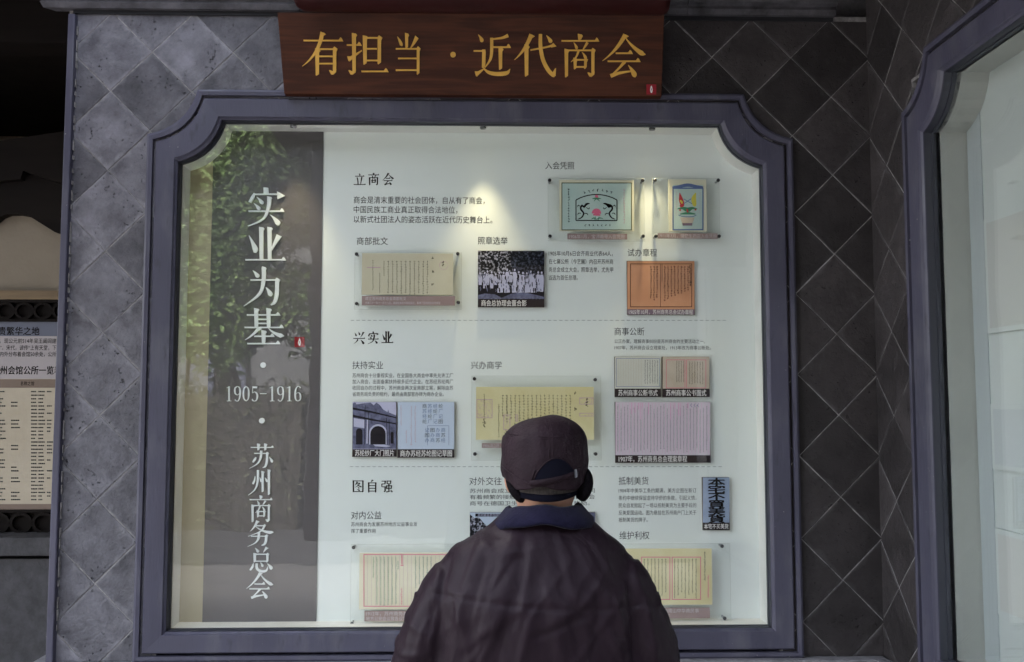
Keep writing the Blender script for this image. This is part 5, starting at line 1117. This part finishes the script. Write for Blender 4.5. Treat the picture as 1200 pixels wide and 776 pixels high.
# ================================================================== what the panes mirror: trees and a house across the street
M['bark'] = mat('grey_brown_bark', (.09,.07,.05), .9, col2=(.15,.12,.09), scale=12, bump=.6)
M['leaf'] = mat('camphor_leaf', (.055,.10,.025), .5, col2=(.11,.17,.05), scale=3, contrast=(.3,.7)); M['leaf2'] = mat('pale_camphor_leaf', (.08,.14,.04), .6, spec=.2, col2=(.19,.27,.10), scale=3)
def tree(x, y, h, r, n, label, seed, m_, lo=.42):
    rd = random.Random(seed); t = thing('broadleaf_tree', label, 'tree', (x, y, 0), 'street trees opposite the display')
    b = MB(); tube(b, dense([(x, y, 0, .20, .20), (x+.05, y, h*.25, .15, .15), (x-.05, y+.05, h*.5, .11, .11), (x+.08, y, h*.8, .05, .05)]), 10)
    cl = []
    for k in range(9):
        a = rd.uniform(0, 6.3); rr = r*rd.uniform(.3, .85); zz = h*rd.uniform(.42, .95); ex = (x+rr*math.cos(a), y+rr*math.sin(a)*.8, zz)
        tube(b, [(x, y, h*rd.uniform(.28, .5), .06, .06), ((x+ex[0])/2, (y+ex[1])/2, zz*.8+h*.03, .04, .04), (*ex, .012, .012)], 6); cl.append((*ex, r*rd.uniform(.3, .5)))
    b.build('trunk', 'bark', t, smooth=True)
    b = MB(); cl += [(x+rd.uniform(-.6,.6)*r, y+rd.uniform(-.5,.5)*r, h*rd.uniform(lo,1.0), r*rd.uniform(.25,.42)) for _ in range(22)]
    for k in range(n):
        c = rd.choice(cl); d = Vector((rd.gauss(0,1), rd.gauss(0,1), rd.gauss(0,.8))).normalized()*c[3]*rd.uniform(.55, 1.05); p = Vector(c[:3])+d
        u = Vector((rd.gauss(0,1), rd.gauss(0,1), rd.gauss(0,.6))).normalized(); v = u.cross(Vector((rd.gauss(0,1), rd.gauss(0,1), rd.gauss(0,1)))).normalized(); s_ = rd.uniform(.04, .08)
        b.poly([p-u*s_, p+v*s_*.45, p+u*s_, p-v*s_*.45])
    b.build('crown', m_, t, fixn=False)
tree(-3.55, -9.2, 5.9, 1.5, 38000, 'leafy tree across the street mirrored in the upper left of the main pane', 1, 'leaf2')
def hedge():
    rd = random.Random(8); t = thing('clipped_hedge', 'low clipped hedge under the trees across the street', 'hedge', (-4.6, -8.5, 0))
    b = MB(); b.box(-8, -2.35, -8.75, -8.35, 0, 1.7); b.build('woody_core', 'hedge_core', t)
    b = MB()
    for k in range(16000):
        p = Vector((rd.uniform(-8.05, -2.3), rd.uniform(-8.9, -8.22), rd.uniform(.02, 1.85)+.08*math.sin(k*.013)))
        u = Vector((rd.gauss(0,1), rd.gauss(0,1), rd.gauss(0,.7))).normalized(); v = u.cross(Vector((rd.gauss(0,1), rd.gauss(0,1), rd.gauss(0,1)))).normalized(); s_ = rd.uniform(.02, .05)
        b.poly([p-u*s_, p+v*s_*.5, p+u*s_, p-v*s_*.5])
    b.build('foliage', 'hedge_leaf', t, fixn=False)
M['hedge_core'] = mat('hedge_twigs', (.05,.045,.035), .9, col2=(.08,.07,.055), scale=20); M['hedge_leaf'] = mat('dusty_hedge_leaf', (.07,.08,.045), .7, spec=.1, col2=(.11,.115,.07), scale=3)
hedge()
tree(-5.6, -10.0, 5.2, 1.6, 6000, 'darker leafy tree across the street, farthest to the left', 2, 'leaf')
hs = thing('street_house', 'grey rendered house with deep dark tiled roof across the street', 'house', (-1, -17, 0))
M['render'] = mat('grey_house_render', (.13,.135,.14), .85, col2=(.17,.172,.175), scale=1.5); M['rtile'] = mat('dark_roof_tile', (.05,.05,.055), .8, col2=(.075,.075,.08), scale=20)
m = MB(); m.box(-16, 12, -20, -16.5, 0, 6.5); m.build('wall', 'render', hs)
m = MB(); m.loft([[(x, -15.4, 6.3), (x, -18.2, 9.4), (x, -21.0, 6.3)] for x in (-16.6, 12.6)], True, True, True); m.build('roof', 'rtile', hs)
for k in range(5):
    x = -10+k*3.6; m = MB(); m.box(x, x+1.3, -16.50, -16.42, 1.2, 3.0); w = m.build('window', 'dark_wood', hs)
    m = MB(); m.box(x+.08, x+.61, -16.419, -16.41, 1.28, 2.92).box(x+.69, x+1.22, -16.419, -16.41, 1.28, 2.92); m.build('pane', 'info_blue', w)

dh = thing('timber_house', 'dark timber-fronted house facing the display from across the lane', 'house', (4, -7.5, 0))
m = MB(); m.box(-2.1, 11, -11, -7.5, 0, 4.9); m.build('wall', 'dark_wood', dh)
m = MB(); m.loft([[(x, -6.9, 4.7), (x, -9.2, 6.3), (x, -11.5, 4.7)] for x in (-2.5, 11.4)], True, True, True); m.build('roof', 'rtile', dh)
for k in range(6):
    x = -1.6+k*2.0; m = MB(); m.box(x, x+1.2, -7.50, -7.45, .3, 2.5); w = m.build('door', 'dark_wood', dh)
    for j in range(5): m = MB(); m.box(x+.08, x+1.12, -7.45, -7.43, .5+j*.4, .53+j*.4); m.build('lattice_bar', 'dark_wood', w)
